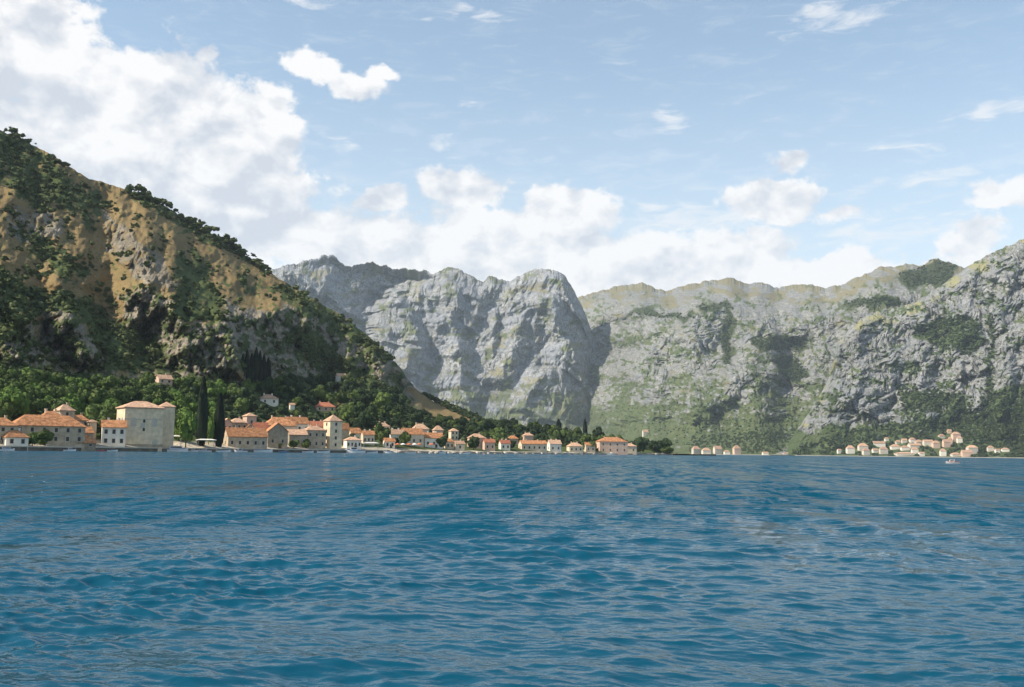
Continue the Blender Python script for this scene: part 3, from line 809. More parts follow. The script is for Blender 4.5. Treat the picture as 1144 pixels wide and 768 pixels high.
def roof_mesh(kind, w, dp, ze, zr, oh=.45, th=.22):
    """solid tiled roof over [-w/2,w/2]x[0,dp]"""
    x0, x1, y0, y1 = -w / 2 - oh, w / 2 + oh, -oh, dp + oh
    mb = MB(); zl = ze - .05
    xm, ym = 0, dp / 2
    if kind == 'hip':
        if w >= dp: r0, r1 = (x0 + (y1 - y0) / 2 * .95, ym), (x1 - (y1 - y0) / 2 * .95, ym)
        else: r0, r1 = (xm, y0 + (x1 - x0) / 2 * .95), (xm, y1 - (x1 - x0) / 2 * .95)
    elif kind == 'pyramid': r0 = r1 = (xm, ym)
    elif kind == 'gable': r0, r1 = (x0, ym), (x1, ym)
    elif kind == 'gable_front': r0, r1 = (xm, y0), (xm, y1)
    for top in (1, 0):
        dz = th if top else 0
        e = [(x0, y0, zl + dz), (x1, y0, zl + dz), (x1, y1, zl + dz), (x0, y1, zl + dz)]
        if kind == 'shed':
            fs = [[e[0], e[1], (x1, y1, zr + dz), (x0, y1, zr + dz)]]
        elif kind == 'pyramid':
            a = (r0[0], r0[1], zr + dz); fs = [[e[0], e[1], a], [e[1], e[2], a], [e[2], e[3], a], [e[3], e[0], a]]
        else:
            a, b = (*r0, zr + dz), (*r1, zr + dz)
            if kind == 'gable' or (kind == 'hip' and w >= dp):
                fs = [[e[0], e[1], b, a], [e[2], e[3], a, b]]
                if kind == 'hip': fs += [[e[1], e[2], b], [e[3], e[0], a]]
            else:
                fs = [[e[1], e[2], b, a], [e[3], e[0], a, b]]
                if kind == 'hip': fs += [[e[0], e[1], a], [e[2], e[3], b]]
        for f in fs: mb.face(f if top else list(reversed(f)))
    # eaves edge
    lo = [(x0, y0), (x1, y0), (x1, y1), (x0, y1)]
    if kind == 'shed':
        z_ = [zl, zl, zr, zr]
    else: z_ = [zl] * 4
    for i in range(4):
        j = (i + 1) % 4
        if kind == 'gable' and i in (1, 3):
            r = r1 if i == 1 else r0
            mb.face([(*lo[i], zl), (*r, zr), (*r, zr + th), (*lo[i], zl + th)]); mb.face([(*r, zr), (*lo[j], zl), (*lo[j], zl + th), (*r, zr + th)])
        elif kind == 'gable_front' and i in (0, 2):
            r = r0 if i == 0 else r1
            mb.face([(*lo[i], zl), (*r, zr), (*r, zr + th), (*lo[i], zl + th)]); mb.face([(*r, zr), (*lo[j], zl), (*lo[j], zl + th), (*r, zr + th)])
        else:
            mb.face([(*lo[i], z_[i]), (*lo[j], z_[j]), (*lo[j], z_[j] + th), (*lo[i], z_[i] + th)])
    return mb
def wall_mesh(kind, w, dp, ze, zr, base=-4.0):
    mb = MB(); x0, x1, y0, y1 = -w / 2, w / 2, 0, dp
    if kind == 'gable':
        for x in (x0, x1):
            f = [(x, y0, base), (x, y1, base), (x, y1, ze), (x, dp / 2, zr), (x, y0, ze)]
            mb.face(f if x > 0 else f[::-1])
        mb.face([(x0, y0, base), (x1, y0, base), (x1, y0, ze), (x0, y0, ze)]); mb.face([(x1, y1, base), (x0, y1, base), (x0, y1, ze), (x1, y1, ze)])
    elif kind == 'gable_front':
        for y in (y0, y1):
            f = [(x0, y, base), (x1, y, base), (x1, y, ze), (0, y, zr), (x0, y, ze)]
            mb.face(f if y == y0 else f[::-1])
        mb.face([(x1, y0, base), (x1, y1, base), (x1, y1, ze), (x1, y0, ze)]); mb.face([(x0, y1, base), (x0, y0, base), (x0, y0, ze), (x0, y1, ze)])
    elif kind == 'shed':
        mb.face([(x0, y0, base), (x1, y0, base), (x1, y0, ze), (x0, y0, ze)]); mb.face([(x1, y1, base), (x0, y1, base), (x0, y1, zr), (x1, y1, zr)])
        mb.face([(x1, y0, base), (x1, y1, base), (x1, y1, zr), (x1, y0, ze)]); mb.face([(x0, y1, base), (x0, y0, base), (x0, y0, ze), (x0, y1, zr)])
    else:
        mb.box(x0, x1, y0, y1, base, ze)
    return mb
def house(label, px0, px1, ye, yr, yb, kind='hip', wall=None, roof=None, yaw=18, dr=.75, win=(0, 0), lwin=(0, 0), chim=0, door=False,
          sheet=None, group=None, cat='house', name='house', d=None, seen=None):
    """a house whose outline covers px0..px1, eave row ye, ridge row yr, foot row yb"""
    wall = wall or M_stone; roof = roof or M_roof; sheet = sheet or A
    xm = (px0 + px1) / 2
    if d is None: d = float(sheet.dist(xm, yb)[0])
    pos = P(xm, yb, np.array(d))
    m = d / FPX / math.cos(math.atan((xm - PW / 2) / FPX))
    Wt = (px1 - px0) * m; a = R(yaw)
    w = Wt / (math.cos(a) + dr * math.sin(abs(a))); dp = w * dr
    th = math.atan2(pos[0], pos[1]); phi = -th + a
    he = (yb - ye) * m; hr = (yb - yr) * m
    # the ridge stands further back
    cx, cyy = pos[0], pos[1]
    u = Vector((math.cos(phi), math.sin(phi))); v = Vector((-math.sin(phi), math.cos(phi)))
    vis = Vector((math.cos(-th), math.sin(-th)))
    # centre the visible outline: facade from -w/2..w/2 along u, depth dp along v (leans to the left when yaw > 0)
    shift = -(dp / 2) * v.dot(vis)
    o2 = Vector((cx, cyy)) + vis * shift
    root = empty(name, (o2.x, o2.y, pos[2]), phi)
    tag(root, label, cat, group)
    wall_mesh(kind, w, dp, he, hr).build('wall', wall, root)
    roof_mesh(kind, w, dp, he, hr).build('roof', roof, root)
    nx, nz = win
    if nx:
        st = he / nz
        for i in range(nx):
            for k in range(nz):
                add_window(root, -w / 2 + w * (i + .5) / nx, st * k + st * .34, min(1.15, w / nx * .4), min(1.7, st * .48), 0.0)
    nx, nz = lwin
    if nx:
        st = he / nz
        for i in range(nx):
            for k in range(nz):
                add_window(root, dp * (i + .5) / nx, st * k + st * .34, min(1.1, dp / nx * .4), min(1.6, st * .45), -w / 2, -1)
    if door:
        f = MB(); f.box(-.75 + w * .12, .75 + w * .12, -.06, .05, 0, 2.3); f.build('door', M_wood, root)
    if not chim and d < 1200 and kind in ('hip', 'gable') and (px1 - px0) > 12: chim = 1 + (int(px0) % 2)
    if chim:
        for i in range(chim):
            c = MB(); x = w * (.22 - .45 * i); y = dp * .62; z = (he + hr) / 2
            c.box(x - .4, x + .4, y - .35, y + .35, z - .8, hr + .9); c.box(x - .5, x + .5, y - .45, y + .45, hr + .9, hr + 1.1); c.build('chimney', wall, root)
    HOUSES.append((o2.x, o2.y, max(w, dp) * .6, px0, px1, yr, yb, d))
    return root

G1 = None
# far left cluster
house('tiled stone house cut off by the left edge of the picture', -14, 12, 480, 473, 495, 'hip', M_stone, M_roof, 18, .7, (3, 2))
house('little white house with an orange hip roof beside the leafy shrubs', 4, 27, 491, 485, 499, 'hip', M_white, M_roof, 22, .7, (2, 1), (1, 1))
house('long stone house with a broad low hip roof and a white left wing', 18, 84, 480, 470, 496, 'hip', M_stone, M_roof, 15, .4, (6, 2), (2, 2))
house('house with a plain orange hip roof peeping over the long house', 45, 66, 471, 465, 489, 'hip', M_cream, M_roof, 16, .7)
house('square tower house with bright left wall above the long tiled roofs', 62, 79, 464, 458.5, 488, 'hip', M_stone, M_roof_pale, 26, .8, (1, 3))
house('stone house with columns of dark openings right of the square tower house', 77, 95, 473, 468, 489, 'hip', M_stone_dark, M_roof, 15, .7, (3, 2))
house('lean-to house with a low tiled roof sloping beside the long stone house', 84, 101, 486, 480, 496, 'shed', M_stone, M_roof, 14, .6, (2, 1))
house('low waterfront shed with a wide orange roof on the quay', 61, 101, 496, 487.5, 500, 'hip', M_stone_dark, M_roof, 12, .35, (4, 1))
house('narrow ruined stone tower stub without windows by the trees', 98, 106, 475, 473, 492, 'hip', M_stone, M_roof_pale, 24, .8)
house('bright white house with six small windows against the palace wall', 115, 137, 481, 474, 498.5, 'gable', M_white, M_roof, 4, .6, (3, 2), chim=0)
house('tree-bound house with an orange gable high on the slope above the palace', 174, 191, 424.5, 420, 429, 'gable', M_pink, M_roof_pale, 26, .7, (2, 1))

# the palace
def palace():
    px0, px1, yb = 133.0, 177.5, 499.0
    xm = 156; d = float(A.dist(xm, yb)[0]); pos = P(xm, yb, np.array(d)); m = d / FPX / math.cos(math.atan((xm - PW / 2) / FPX))
    th = math.atan2(pos[0], pos[1]); phi = -th + R(17)
    w = 35.5 * m / math.cos(R(17)); dp = 8 * m / math.sin(R(17)); he = 37.5 * m; hr = 44 * m
    vis = Vector((math.cos(-th), math.sin(-th)))
    o2 = Vector((pos[0], pos[1])) + vis * (3.0 * m)
    root = empty('palace', (o2.x, o2.y, pos[2]), phi)
    tag(root, 'tall square stone palace with a pale lit side wall on the quay', 'palace')
    wall_mesh('hip', w, dp, he, hr).build('wall', M_palace, root)
    roof_mesh('hip', w, dp, he, hr, .6, .3).build('roof', M_roof_pale, root)
    # facade: blind arched niches above, slit windows, plaques
    for i, (x, z, ww, hh) in enumerate(((0, .62, .9, 1.6), (0, .40, .9, 1.3))):
        add_window(root, x, he * z, ww, hh, 0.0, None, True)
    for x in (-.27, .27):
        f = MB(); f.box(x * w - 1.1, x * w + 1.1, -.12, .02, he * .52, he * .52 + 3.2); f.box(x * w - .8, x * w + .8, -.12, .02, he * .52 + 3.2, he * .52 + 3.6)
        o = f.build('stone_panel', M_trim, root)
    for x in (-.03,):
        f = MB(); f.box(x * w - .9, x * w + .9, -.10, .02, he * .48, he * .48 + 2.2); f.build('coat_of_arms', M_trim, root)
    f = MB()
    for k in range(9):
        a0 = math.pi * k / 8
        if k < 8:
            a1 = math.pi * (k + 1) / 8
            cxw = .30 * w
            pts = [(cxw + 1.2 * math.cos(a0), -.1, 1.6 + 1.2 * math.sin(a0)), (cxw + 1.2 * math.cos(a1), -.1, 1.6 + 1.2 * math.sin(a1))]
            f.face([(cxw, -.1, 1.6), pts[0], pts[1]])
    f.box(.30 * w - 1.2, .30 * w + 1.2, -.1, .02, 0, 1.6); f.build('doorway', M_trim, root)
    c = MB(); c.box(-w / 2 - .12, w / 2 + .12, -.14, dp + .1, he * .70, he * .70 + .3); c.build('string_course', M_trim, root)
    for k in (0, 1):
        for i in range(2): add_window(root, dp * (.3 + .4 * i), he * (.30 + .35 * k), .9, 1.5, -w / 2, -1)
    c = MB(); c.box(-w / 2 - .15, w / 2 + .15, -.15, dp + .15, -.2, 1.0); c.build('plinth', M_stone_dark, root)
    HOUSES.append((o2.x, o2.y, w * .8, 130, 192, 455, 500, d))
palace()
house('slim stone tower with a pale pyramid roof joined to the palace', 175.5, 192, 460, 455, 500, 'pyramid', M_palace, M_roof_pale, 14, 1.0, (0, 0), name='stone_tower', cat='tower')

# middle cluster
house('long low stone house with a white left gable right of the dark cypresses', 251, 296, 489.5, 480, 501, 'gable', M_stone, M_roof, 20, .4, (5, 1), (1, 1))
house('grey upper house with a big dark loggia behind the long low house', 254, 274, 474, 469.5, 492, 'hip', M_stone_dark, M_roof_pale, 22, .8, (3, 2))
house('pink walled house half hidden at the edge of the second cypress', 247, 258, 475, 470, 494, 'gable_front', M_pink, M_roof_pale, 14, .8, (2, 2))
house('small square bell turret house with a pale cap roof', 271, 285, 467, 463.5, 490, 'pyramid', M_pink, M_roof_pale, 24, 1.0, (1, 2))
house('small house with a front gable under the turret house', 271, 284, 482, 476, 495, 'gable_front', M_stone, M_roof, 12, .8, (1, 1))
house('house with a steep side roof leaning against the turret house', 282, 298, 483, 474, 496, 'gable', M_stone, M_roof_red, 10, .7, (2, 1))
house('wide house with a bright orange hip roof in the middle of the village', 293, 330, 477, 468, 494, 'hip', M_cream, M_roof, 16, .6, (4, 1))
house('grey stone church front with a curved gable behind the green shrubs', 296, 320, 484, 474.5, 501, 'gable_front', M_stone_dark, M_roof, 14, .7, (2, 1), door=True, name='church', cat='church')
house('white-gabled house with a small round window and a red roof wing', 317, 344, 475, 467.5, 494, 'gable', M_white, M_roof, 26, .7, (3, 2), (1, 1))
house('lean-to with a pale tiled roof below the white-gabled house', 322, 342, 487, 481, 500, 'shed', M_stone_dark, M_roof_pale, 10, .5, (3, 1))
house('stone house with a bright corner strip left of the tall white tower', 337, 363, 482, 477.5, 501, 'hip', M_stone, M_roof_pale, 24, .7, (3, 2))
house('red roofed house showing behind the stone house near the tower', 345, 364, 478, 472, 494, 'gable', M_cream, M_roof_red, 14, .7)
house('tall slender bell tower with bright left face and pointed pale roof', 361, 381, 472, 465, 501.5, 'pyramid', M_palace, M_roof_pale, 32, .9, (1, 4), (1, 4), name='bell_tower', cat='bell tower')
house('orange roof house just behind the bell tower on its right', 379, 389, 481, 474, 496, 'gable', M_stone, M_roof, 18, .8)
house('small orange house between the bell tower and the white kiosk', 390, 402, 485, 479, 496, 'gable', M_cream, M_roof, 18, .7, (2, 1))
house('white waterside kiosk house with a pale flat looking roof', 384, 403, 492.5, 489, 501.5, 'hip', M_white, M_roof_pale, 18, .7, (4, 1), door=True)
# up the slope
house('villa with a wide pale roof and white porch standing alone on the slope', 289, 310, 446, 441.5, 452, 'hip', M_white, M_roof_pale, 12, .7, (2, 1))
house('brown roofed house low in the trees on the upper slope', 351, 374, 455, 450, 460, 'hip', M_pink, M_roof_red, 14, .6, (3, 1))
house('tiny pale hut below the dark cliff', 375, 386, 421, 417.5, 426, 'gable', M_white, M_roof_pale, 18, .7, (1, 1))
house('little white building peeping from the wood above the bright orange roof', 323, 329, 453, 451, 458, 'gable', M_white, M_roof_pale, 18, .8)
# right cluster
house('cream house behind a round green tree at the village end', 419, 435, 477, 473, 489, 'hip', M_cream, M_roof_pale, 18, .7, (3, 2))
house('low pale house with pinkish roof between two round trees', 433, 451, 486, 480.5, 496, 'gable', M_white, M_roof_pale, 20, .6, (3, 1))
house('wide house with deep orange roof and cream gable', 446, 473, 486, 479, 498, 'gable', M_cream, M_roof, 24, .6, (3, 1), (1, 1))
house('house with dull pink roof behind the deep orange roof', 459, 479, 480, 474, 492, 'hip', M_pink, M_roof_pale, 16, .7, (3, 1))
house('long waterfront house with white left end and orange roof', 471, 495, 490, 484, 500.5, 'gable', M_white, M_roof, 20, .5, (3, 1), (1, 1), door=True)
house('grey-pink house set back among dark trees', 483, 495, 481, 476, 490, 'hip', M_pink, M_roof_pale, 18, .8, (2, 1))
house('tall cream house rising from the trees near the dry grass spur', 501, 512, 482, 479, 492, 'hip', M_cream, M_roof_pale, 22, .9, (2, 2))
house('small cream cottage right on the rocky waterside', 506, 519, 496.5, 493, 503.5, 'gable', M_cream, M_roof_pale, 22, .7, (1, 1), (1, 1))
house('pink house with a grey-pink roof above the dark waterside trees', 522, 542, 489.5, 485, 501, 'hip', M_pink, M_roof_pale, 14, .7, (3, 1))
house('reddish stone house with a side wing by the rocks', 539, 553, 495, 491, 503.5, 'gable', M_pink, M_roof_red, 18, .7, (2, 1))
house('long cream waterfront house with a yellowish roof and pale left end', 579, 611, 496.5, 492.5, 504, 'gable', M_cream, M_roof, 20, .4, (5, 1), (1, 1))
house('pale pink house with a stepped roof beside the yellowish roofed house', 611, 627, 496.5, 492, 505, 'gable', M_white, M_roof_pale, 22, .7, (2, 1), (1, 1))
house('cream stone house with a pale pyramid roof on the point', 633, 651, 499, 495, 505.5, 'hip', M_cream, M_roof_pale, 18, .7, (3, 1))
house('large house with a big red-orange roof among the last dark trees', 665, 701, 494, 489, 506, 'hip', M_pink, M_roof, 16, .6, (4, 2), (2, 1))
house('low beige house just right of the big red-orange roof', 694, 711, 499, 496, 506.5, 'hip', M_cream, M_roof_pale, 16, .7, (2, 1))
house('small dull house half buried in the wood of the point', 583, 596, 487, 484, 494, 'hip', M_pink, M_roof_pale, 18, .8)

house('terracotta roofed house peeping over the long white awning', 403, 418, 486.5, 482, 496.5, 'gable', M_cream, M_roof, 20, .6, (3, 1))
house('small white beach house with an orange roof between awning and parasols', 428, 441, 494, 490, 500.8, 'gable', M_white, M_roof, 18, .6, (2, 1), door=True)
house('little cream house wedged before the tall cream house at the trees', 496, 507, 494, 490.5, 502, 'hip', M_cream, M_roof, 22, .7, (2, 1))
house('small white house with a red roof among the trees left of the long cream house', 557, 570, 496, 492, 503, 'gable', M_white, M_roof_red, 20, .7, (2, 1))
house('stone house with an orange roof set back behind the small red roofed house', 566, 579, 490.5, 487, 497, 'hip', M_stone, M_roof, 16, .7, (2, 1))
house('narrow cream house left of the large red-orange roof on the point', 652, 665, 498, 494.5, 505.5, 'gable', M_cream, M_roof, 20, .7, (2, 1))
# ------------------------------------------------------------------ houses across the bay
FAR = [
 (717, 725, 483, 480, 487, 'C', 'c', 'lone cream house on the far hillside just above the wooded point'),
 (772, 783, 502, 498.5, 507, 'C', 'c', 'leftmost peach house of the small hamlet across the bay'),
 (783, 795, 503.5, 500.5, 508, 'C', 'o', 'low orange roofed house second from the left in the far hamlet'),
 (796, 807, 502, 498.5, 507.5, 'C', 'c', 'peach house in the middle of the small far hamlet'),
 (808, 816, 505, 503, 508.5, 'C', 'w', 'small white waterside house of the far hamlet'),
 (818, 828, 501.5, 498, 508, 'C', 'p', 'rightmost house of the far hamlet with a red roof and white walls'),
 (851, 859, 506.5, 505, 509.2, 'C', 'w', 'isolated low white house on the bare far shore'),
 (873, 884, 507, 505.8, 509.3, 'C', 'w', 'long flat white shed on the far shore left of the town'),
 (945, 955, 501.5, 498.5, 507, 'D', 'w', 'white house with a peach roof at the left end of the far town'),
 (935, 940, 503.5, 502, 507, 'D', 'w', 'tiny white house standing apart left of the far town'),
 (958, 970, 499, 496, 503.5, 'D', 'c', 'wide cream house above the left shore of the far town'),
 (963, 972, 504, 501.5, 508.5, 'D', 'c', 'cream house near the water at the left of the far town'),
 (974, 989, 496, 493.5, 499.5, 'D', 'w', 'long white house on the upper left terrace of the far town'),
 (988, 993, 490.5, 489, 493, 'D', 'w', 'tiny white house at the upper left corner of the far town'),
 (982, 992, 502.5, 500, 507.5, 'D', 'c', 'cream house with a tan roof on the lower street of the far town'),
 (974, 981, 503.5, 501.5, 506, 'D', 'w', 'little white house between two cream houses low in the far town'),
 (994, 1006, 499.5, 497, 502.5, 'D', 'w', 'broad white house in the centre left of the far town'),
 (1000, 1007, 494, 492, 496, 'D', 'c', 'small cream house on the second terrace of the far town'),
 (1007, 1013.5, 492.5, 490.5, 495, 'D', 'c', 'peach house right beside the small cream house on the second terrace'),
 (1015.5, 1023, 491.5, 489.5, 494.5, 'D', 'w', 'white house topping the middle of the far town'),
 (1006, 1016, 500.5, 498.5, 503.5, 'D', 'w', 'white house with a pale roof in the heart of the far town'),
 (1014, 1029, 498, 496, 501, 'D', 'o', 'long orange roofed building in the heart of the far town'),
 (1018, 1026, 503, 500.5, 507.5, 'D', 'w', 'tall white house close to the far town waterfront'),
 (1022, 1031, 494.5, 492, 497.5, 'D', 'c', 'cream house right of the white house topping the far town'),
 (1031, 1042, 494, 492, 497.5, 'D', 'c', 'wide peach house on the upper right terrace of the far town'),
 (1041, 1050, 496, 493.5, 501, 'D', 'p', 'tall pink house right of the wide peach house'),
 (999, 1021, 507, 505.5, 509.3, 'D', 'o', 'very long low orange roofed hall on the far town quay'),
 (1053, 1061.5, 495, 492, 500, 'D', 'p', 'large pink apartment house on the right rise of the far town'),
 (1059, 1064, 492, 489.5, 497, 'D', 'p', 'narrow pink house squeezed beside the large apartment house'),
 (1048, 1055.5, 487.5, 485.5, 490, 'D', 'c', 'small cream house above the pink apartment house'),
 (1058, 1063, 482, 480.3, 484.5, 'D', 'p', 'topmost tiny pink house of the far town'),
 (1063, 1073, 486.5, 484, 492.5, 'D', 'p', 'big rose coloured house highest on the right of the far town'),
 (1069, 1075, 490.5, 488.5, 495, 'D', 'w', 'white annex below the big rose coloured house'),
 (1026, 1033, 507, 505.5, 509.8, 'D', 'w', 'small white boathouse on the far quay'),
 (1050, 1057, 505, 502.5, 509.8, 'D', 'w', 'grey-white house on the far quay beside the small boathouse'),
 (1062, 1073, 508, 506.3, 510.2, 'D', 'c', 'low cream row house on the right end of the far quay'),
 (1074, 1086, 506.5, 504, 510.5, 'D', 'p', 'pink stepped house near the right end of the far quay'),
 (1080, 1092, 501.5, 499, 507.5, 'D', 'o', 'orange roofed house among trees right of the pink stepped house'),
 (1103, 1110, 501, 499, 504.5, 'D', 'c', 'yellowish house standing alone right of the far town'),
 (1111.5, 1117, 503.5, 502, 506, 'D', 'w', 'tiny white house beside the yellowish house right of the far town'),
 (1119, 1127, 502.5, 501, 505, 'D', 'w', 'rightmost long white house on the far green shore'),
]
for k, (a, b, ye, yr, yb, sh, c, lab) in enumerate(FAR):
    wm = {'c': M_far, 'w': M_white, 'p': M_pink, 'o': M_far}[c]
    sh_ = .07 * (b - a); a += sh_; b -= sh_; ye += .25; yr += .35; rm = {'c': M_far_roof, 'w': M_far_roof, 'p': M_far_roof, 'o': M_roof_pale}[c]
    house(lab, a, b, ye, yr, yb, 'hip' if k % 3 else 'gable', wm, rm, 20 + (k * 7) % 14, .6, sheet=(C if sh == 'C' else D), group='houses across the bay')
# ------------------------------------------------------------------ trees
def leaf_mat(name, c1, c2, obj_var=.3):
    m, N, b = new_mat(name)
    geo = N.new('ShaderNodeNewGeometry'); isl = geo.outputs['Random Per Island']
    rnd = N.new('ShaderNodeObjectInfo').outputs['Random']
    co = N.new('ShaderNodeTexCoord').outputs['Object']
    n = N.noise(co, .35, 3.0, .6)
    f = N.math('ADD', N.math('MULTIPLY', isl, .55), N.math('MULTIPLY', N.ramp(n, .3, .7), .45))
    c = N.mix(f, c1, c2)
    c = N.vec('SCALE', c, scale=N.ramp(rnd, 0, 1, 1 - obj_var, 1 + obj_var, smooth=False))
    m.node_tree.links.new(c, b.inputs['Base Color'])
    b.inputs['Roughness'].default_value = .75; b.inputs['Specular IOR Level'].default_value = .15
    return m
M_leaf = leaf_mat('broad_leaves', (.036, .066, .018), (.118, .155, .038))
M_leaf_bright = leaf_mat('bright_leaves', (.065, .120, .022), (.13, .20, .04), .1)
M_leaf_dark = leaf_mat('dark_leaves', (.018, .034, .014), (.042, .066, .024))
M_cyp = leaf_mat('cypress_leaves', (.007, .013, .007), (.016, .027, .013), .15)
M_scrub = leaf_mat('scrub_leaves', (.040, .062, .022), (.120, .135, .046), .1)
M_far_leaf = leaf_mat('far_wood_leaves', (.024, .040, .016), (.060, .082, .030), .1)
M_bark = simple_mat('bark', (.11, .085, .06), .3, 3.0)

def sphere_grid(nl, nm):
    th = np.linspace(0, np.pi, nl + 1); ph = np.linspace(0, 2 * np.pi, nm, endpoint=False)
    v = np.stack([np.sin(th)[:, None] * np.cos(ph), np.sin(th)[:, None] * np.sin(ph), np.cos(th)[:, None] * np.ones(nm)], -1).reshape(-1, 3)
    i = np.arange((nl + 1) * nm).reshape(nl + 1, nm); j = np.roll(i, -1, 1)
    return v, np.stack([i[:-1], i[1:], j[1:], j[:-1]], -1).reshape(-1, 4)
def crown_arrays(seed, nleaf, leaf, lobes=8, squash=.85, core=True):
    """leafy crown of unit radius centred on the origin: lumps of leaf sprays round a ragged dark heart"""
    rs = np.random.RandomState(seed)
    L = rs.normal(size=(lobes, 3)); L /= np.linalg.norm(L, axis=1, keepdims=True)
    L = L * rs.uniform(.35, .62, (lobes, 1)); L[:, 2] = L[:, 2] * squash + .05
    r = rs.uniform(.34, .52, lobes)
    k = rs.randint(0, lobes, nleaf)
    n = rs.normal(size=(nleaf, 3)); n[:, 2] += .35; n /= np.linalg.norm(n, axis=1, keepdims=True)
    c = L[k] + n * (r[k] * rs.uniform(.72, 1.08, nleaf))[:, None]
    nn = n + rs.normal(size=(nleaf, 3)) * .55; nn /= np.linalg.norm(nn, axis=1, keepdims=True)
    a = np.cross(nn, rs.normal(size=(nleaf, 3))); a /= np.linalg.norm(a, axis=1, keepdims=True)
    b = np.cross(nn, a)
    s = leaf * rs.uniform(.6, 1.35, nleaf)[:, None]
    q = np.stack([c - a * s - b * s * .55, c + a * s * .8 - b * s, c + a * s + b * s * .6 - nn * s * .35, c - a * s * .5 + b * s], 1)
    V = q.reshape(-1, 3); F = np.arange(nleaf * 4).reshape(-1, 4)
    if core:
        for i in range(lobes):
            v, f = sphere_grid(5, 8)
            v = v * r[i] * (.86 + .16 * rs.rand(len(v), 1)) + L[i]
            F = np.concatenate([F, f + len(V)]); V = np.concatenate([V, v])
    return V, F
def cypress_arrays(seed, nleaf=520):
    rs = np.random.RandomState(seed)
    z = rs.uniform(.02, 1, nleaf); ph = rs.uniform(0, 6.283, nleaf)
    prof = np.interp(z, [0, .04, .15, .4, .7, .9, 1.0], [.25, .62, .92, 1.0, .76, .36, .04])
    rr = prof * (.9 + .12 * np.sin(ph * 3 + z * 9)) * rs.uniform(.86, 1.06, nleaf)
    c = np.stack([rr * np.cos(ph), rr * np.sin(ph), z], 1)
    out = np.stack([np.cos(ph), np.sin(ph), np.zeros(nleaf)], 1); t = np.stack([-np.sin(ph), np.cos(ph), np.zeros(nleaf)], 1)
    up = np.array([0, 0, 1.0]); s = rs.uniform(.6, 1.3, nleaf)[:, None]
    a = t * .22 * s; b = up * .035 * s + out * .05 * s
    q = np.stack([c - a - b, c + a * .7 - b, c + a * .2 + b * 1.4, c - a * .6 + b], 1)
    V = q.reshape(-1, 3); F = np.arange(nleaf * 4).reshape(-1, 4)
    v, f = sphere_grid(14, 10)
    zz = (v[:, 2] + 1) / 2
    pr = np.interp(zz, [0, .04, .15, .4, .7, .9, 1.0], [.1, .55, .84, .92, .68, .30, .02]); nrm = np.hypot(v[:, 0], v[:, 1]) + 1e-9
    v2 = np.stack([v[:, 0] / nrm * pr, v[:, 1] / nrm * pr, zz], 1); v2[nrm < 1e-6, :2] = 0
    return np.concatenate([V, v2]), np.concatenate([F, f + len(V)])

CROWNS = [crown_arrays(20 + i, 900, .098, 8 + i % 4, .75 + .08 * (i % 3)) for i in range(6)]
CROWN_ME = {}
def crown_mesh(i, mat):
    if (i, mat.name) not in CROWN_ME: CROWN_ME[(i, mat.name)] = mesh_np('crown', CROWNS[i][0], CROWNS[i][1], mat)
    return CROWN_ME[(i, mat.name)]
_t = MB(); _t.tube((0, 0, -1.2), (.03, 0, .55), .075, .05); _t.tube((.03, 0, .5), (.3, .12, .95), .045, .02); _t.tube((.03, 0, .45), (-.28, -.1, .9), .04, .02); _t.tube((.03, 0, .5), (.02, -.05, 1.0), .04, .02)
TRUNK = bpy.data.meshes.new('trunk'); TRUNK.from_pydata(_t.v, [], _t.f); TRUNK.materials.append(M_bark)
_t = MB(); _t.tube((0, 0, -2.0), (0, 0, 4.0), .35, .2)
TRUNK_CYP = bpy.data.meshes.new('trunk'); TRUNK_CYP.from_pydata(_t.v, [], _t.f); TRUNK_CYP.materials.append(M_bark)

PROTO = {}
def tree(px, py, wpx, hpx, variant, mat, label, group=None, sheet=None, cat='tree', name='broadleaf_tree', rz=None):
    """crown wpx wide and hpx tall (from the ground) at the ground pixel px, py"""
    sheet = sheet or A
    p, d = sheet.at(px, py); p = p[0]; m = float(d[0]) / FPX
    w, h = wpx * m / 2, hpx * m
    key = (variant, mat.name, name)
    if key not in PROTO:
        o = empty(name, (0, 0, 0))
        c = obj('crown', crown_mesh(variant, mat), o); t = obj('trunk', TRUNK, o)
        PROTO[key] = [o, False]
    o, used = PROTO[key]
    if used: o = copy_tree(o)
    PROTO[key][1] = True
    o.location = p; o.rotation_euler = (0, 0, random.uniform(0, 6.28) if rz is None else rz)
    for ch in o.children:
        if ch.name.startswith('crown'):
            ch.location = (0, 0, h * .50); ch.scale = (w, w, h * .54)
        else: ch.scale = (w * .9, w * .9, h * .55)
    if 'group' in o: del o['group']
    tag(o, label, cat, group)
    return o
def cypress(px, py, wpx, hpx, label, group=None, sheet=None, seed=0):
    sheet = sheet or A
    p, d = sheet.at(px, py); p = p[0]; m = float(d[0]) / FPX
    o = empty('cypress_tree', p, random.uniform(0, 6)); tag(o, label, 'cypress', group)
    v, f = cypress_arrays(300 + seed)
    v = v * np.array([wpx * m / 2, wpx * m / 2, hpx * m])
    obj('crown', mesh_np('crown', v, f, M_cyp), o); t = obj('trunk', TRUNK_CYP, o)
    return o
cypress(224.5, 498, 13.5, 72, 'tallest dark pointed cypress, left one of the waterfront pair', seed=1)
cypress(244, 499, 12.5, 56, 'shorter dark pointed cypress, right one of the waterfront pair', seed=2)
cypress(624, 486, 7.5, 17, 'dark blunt cypress on the skyline of the wooded point', seed=3)
cypress(653.5, 489, 5.5, 20, 'slim dark cypress pricking the skyline further out on the point', seed=4)
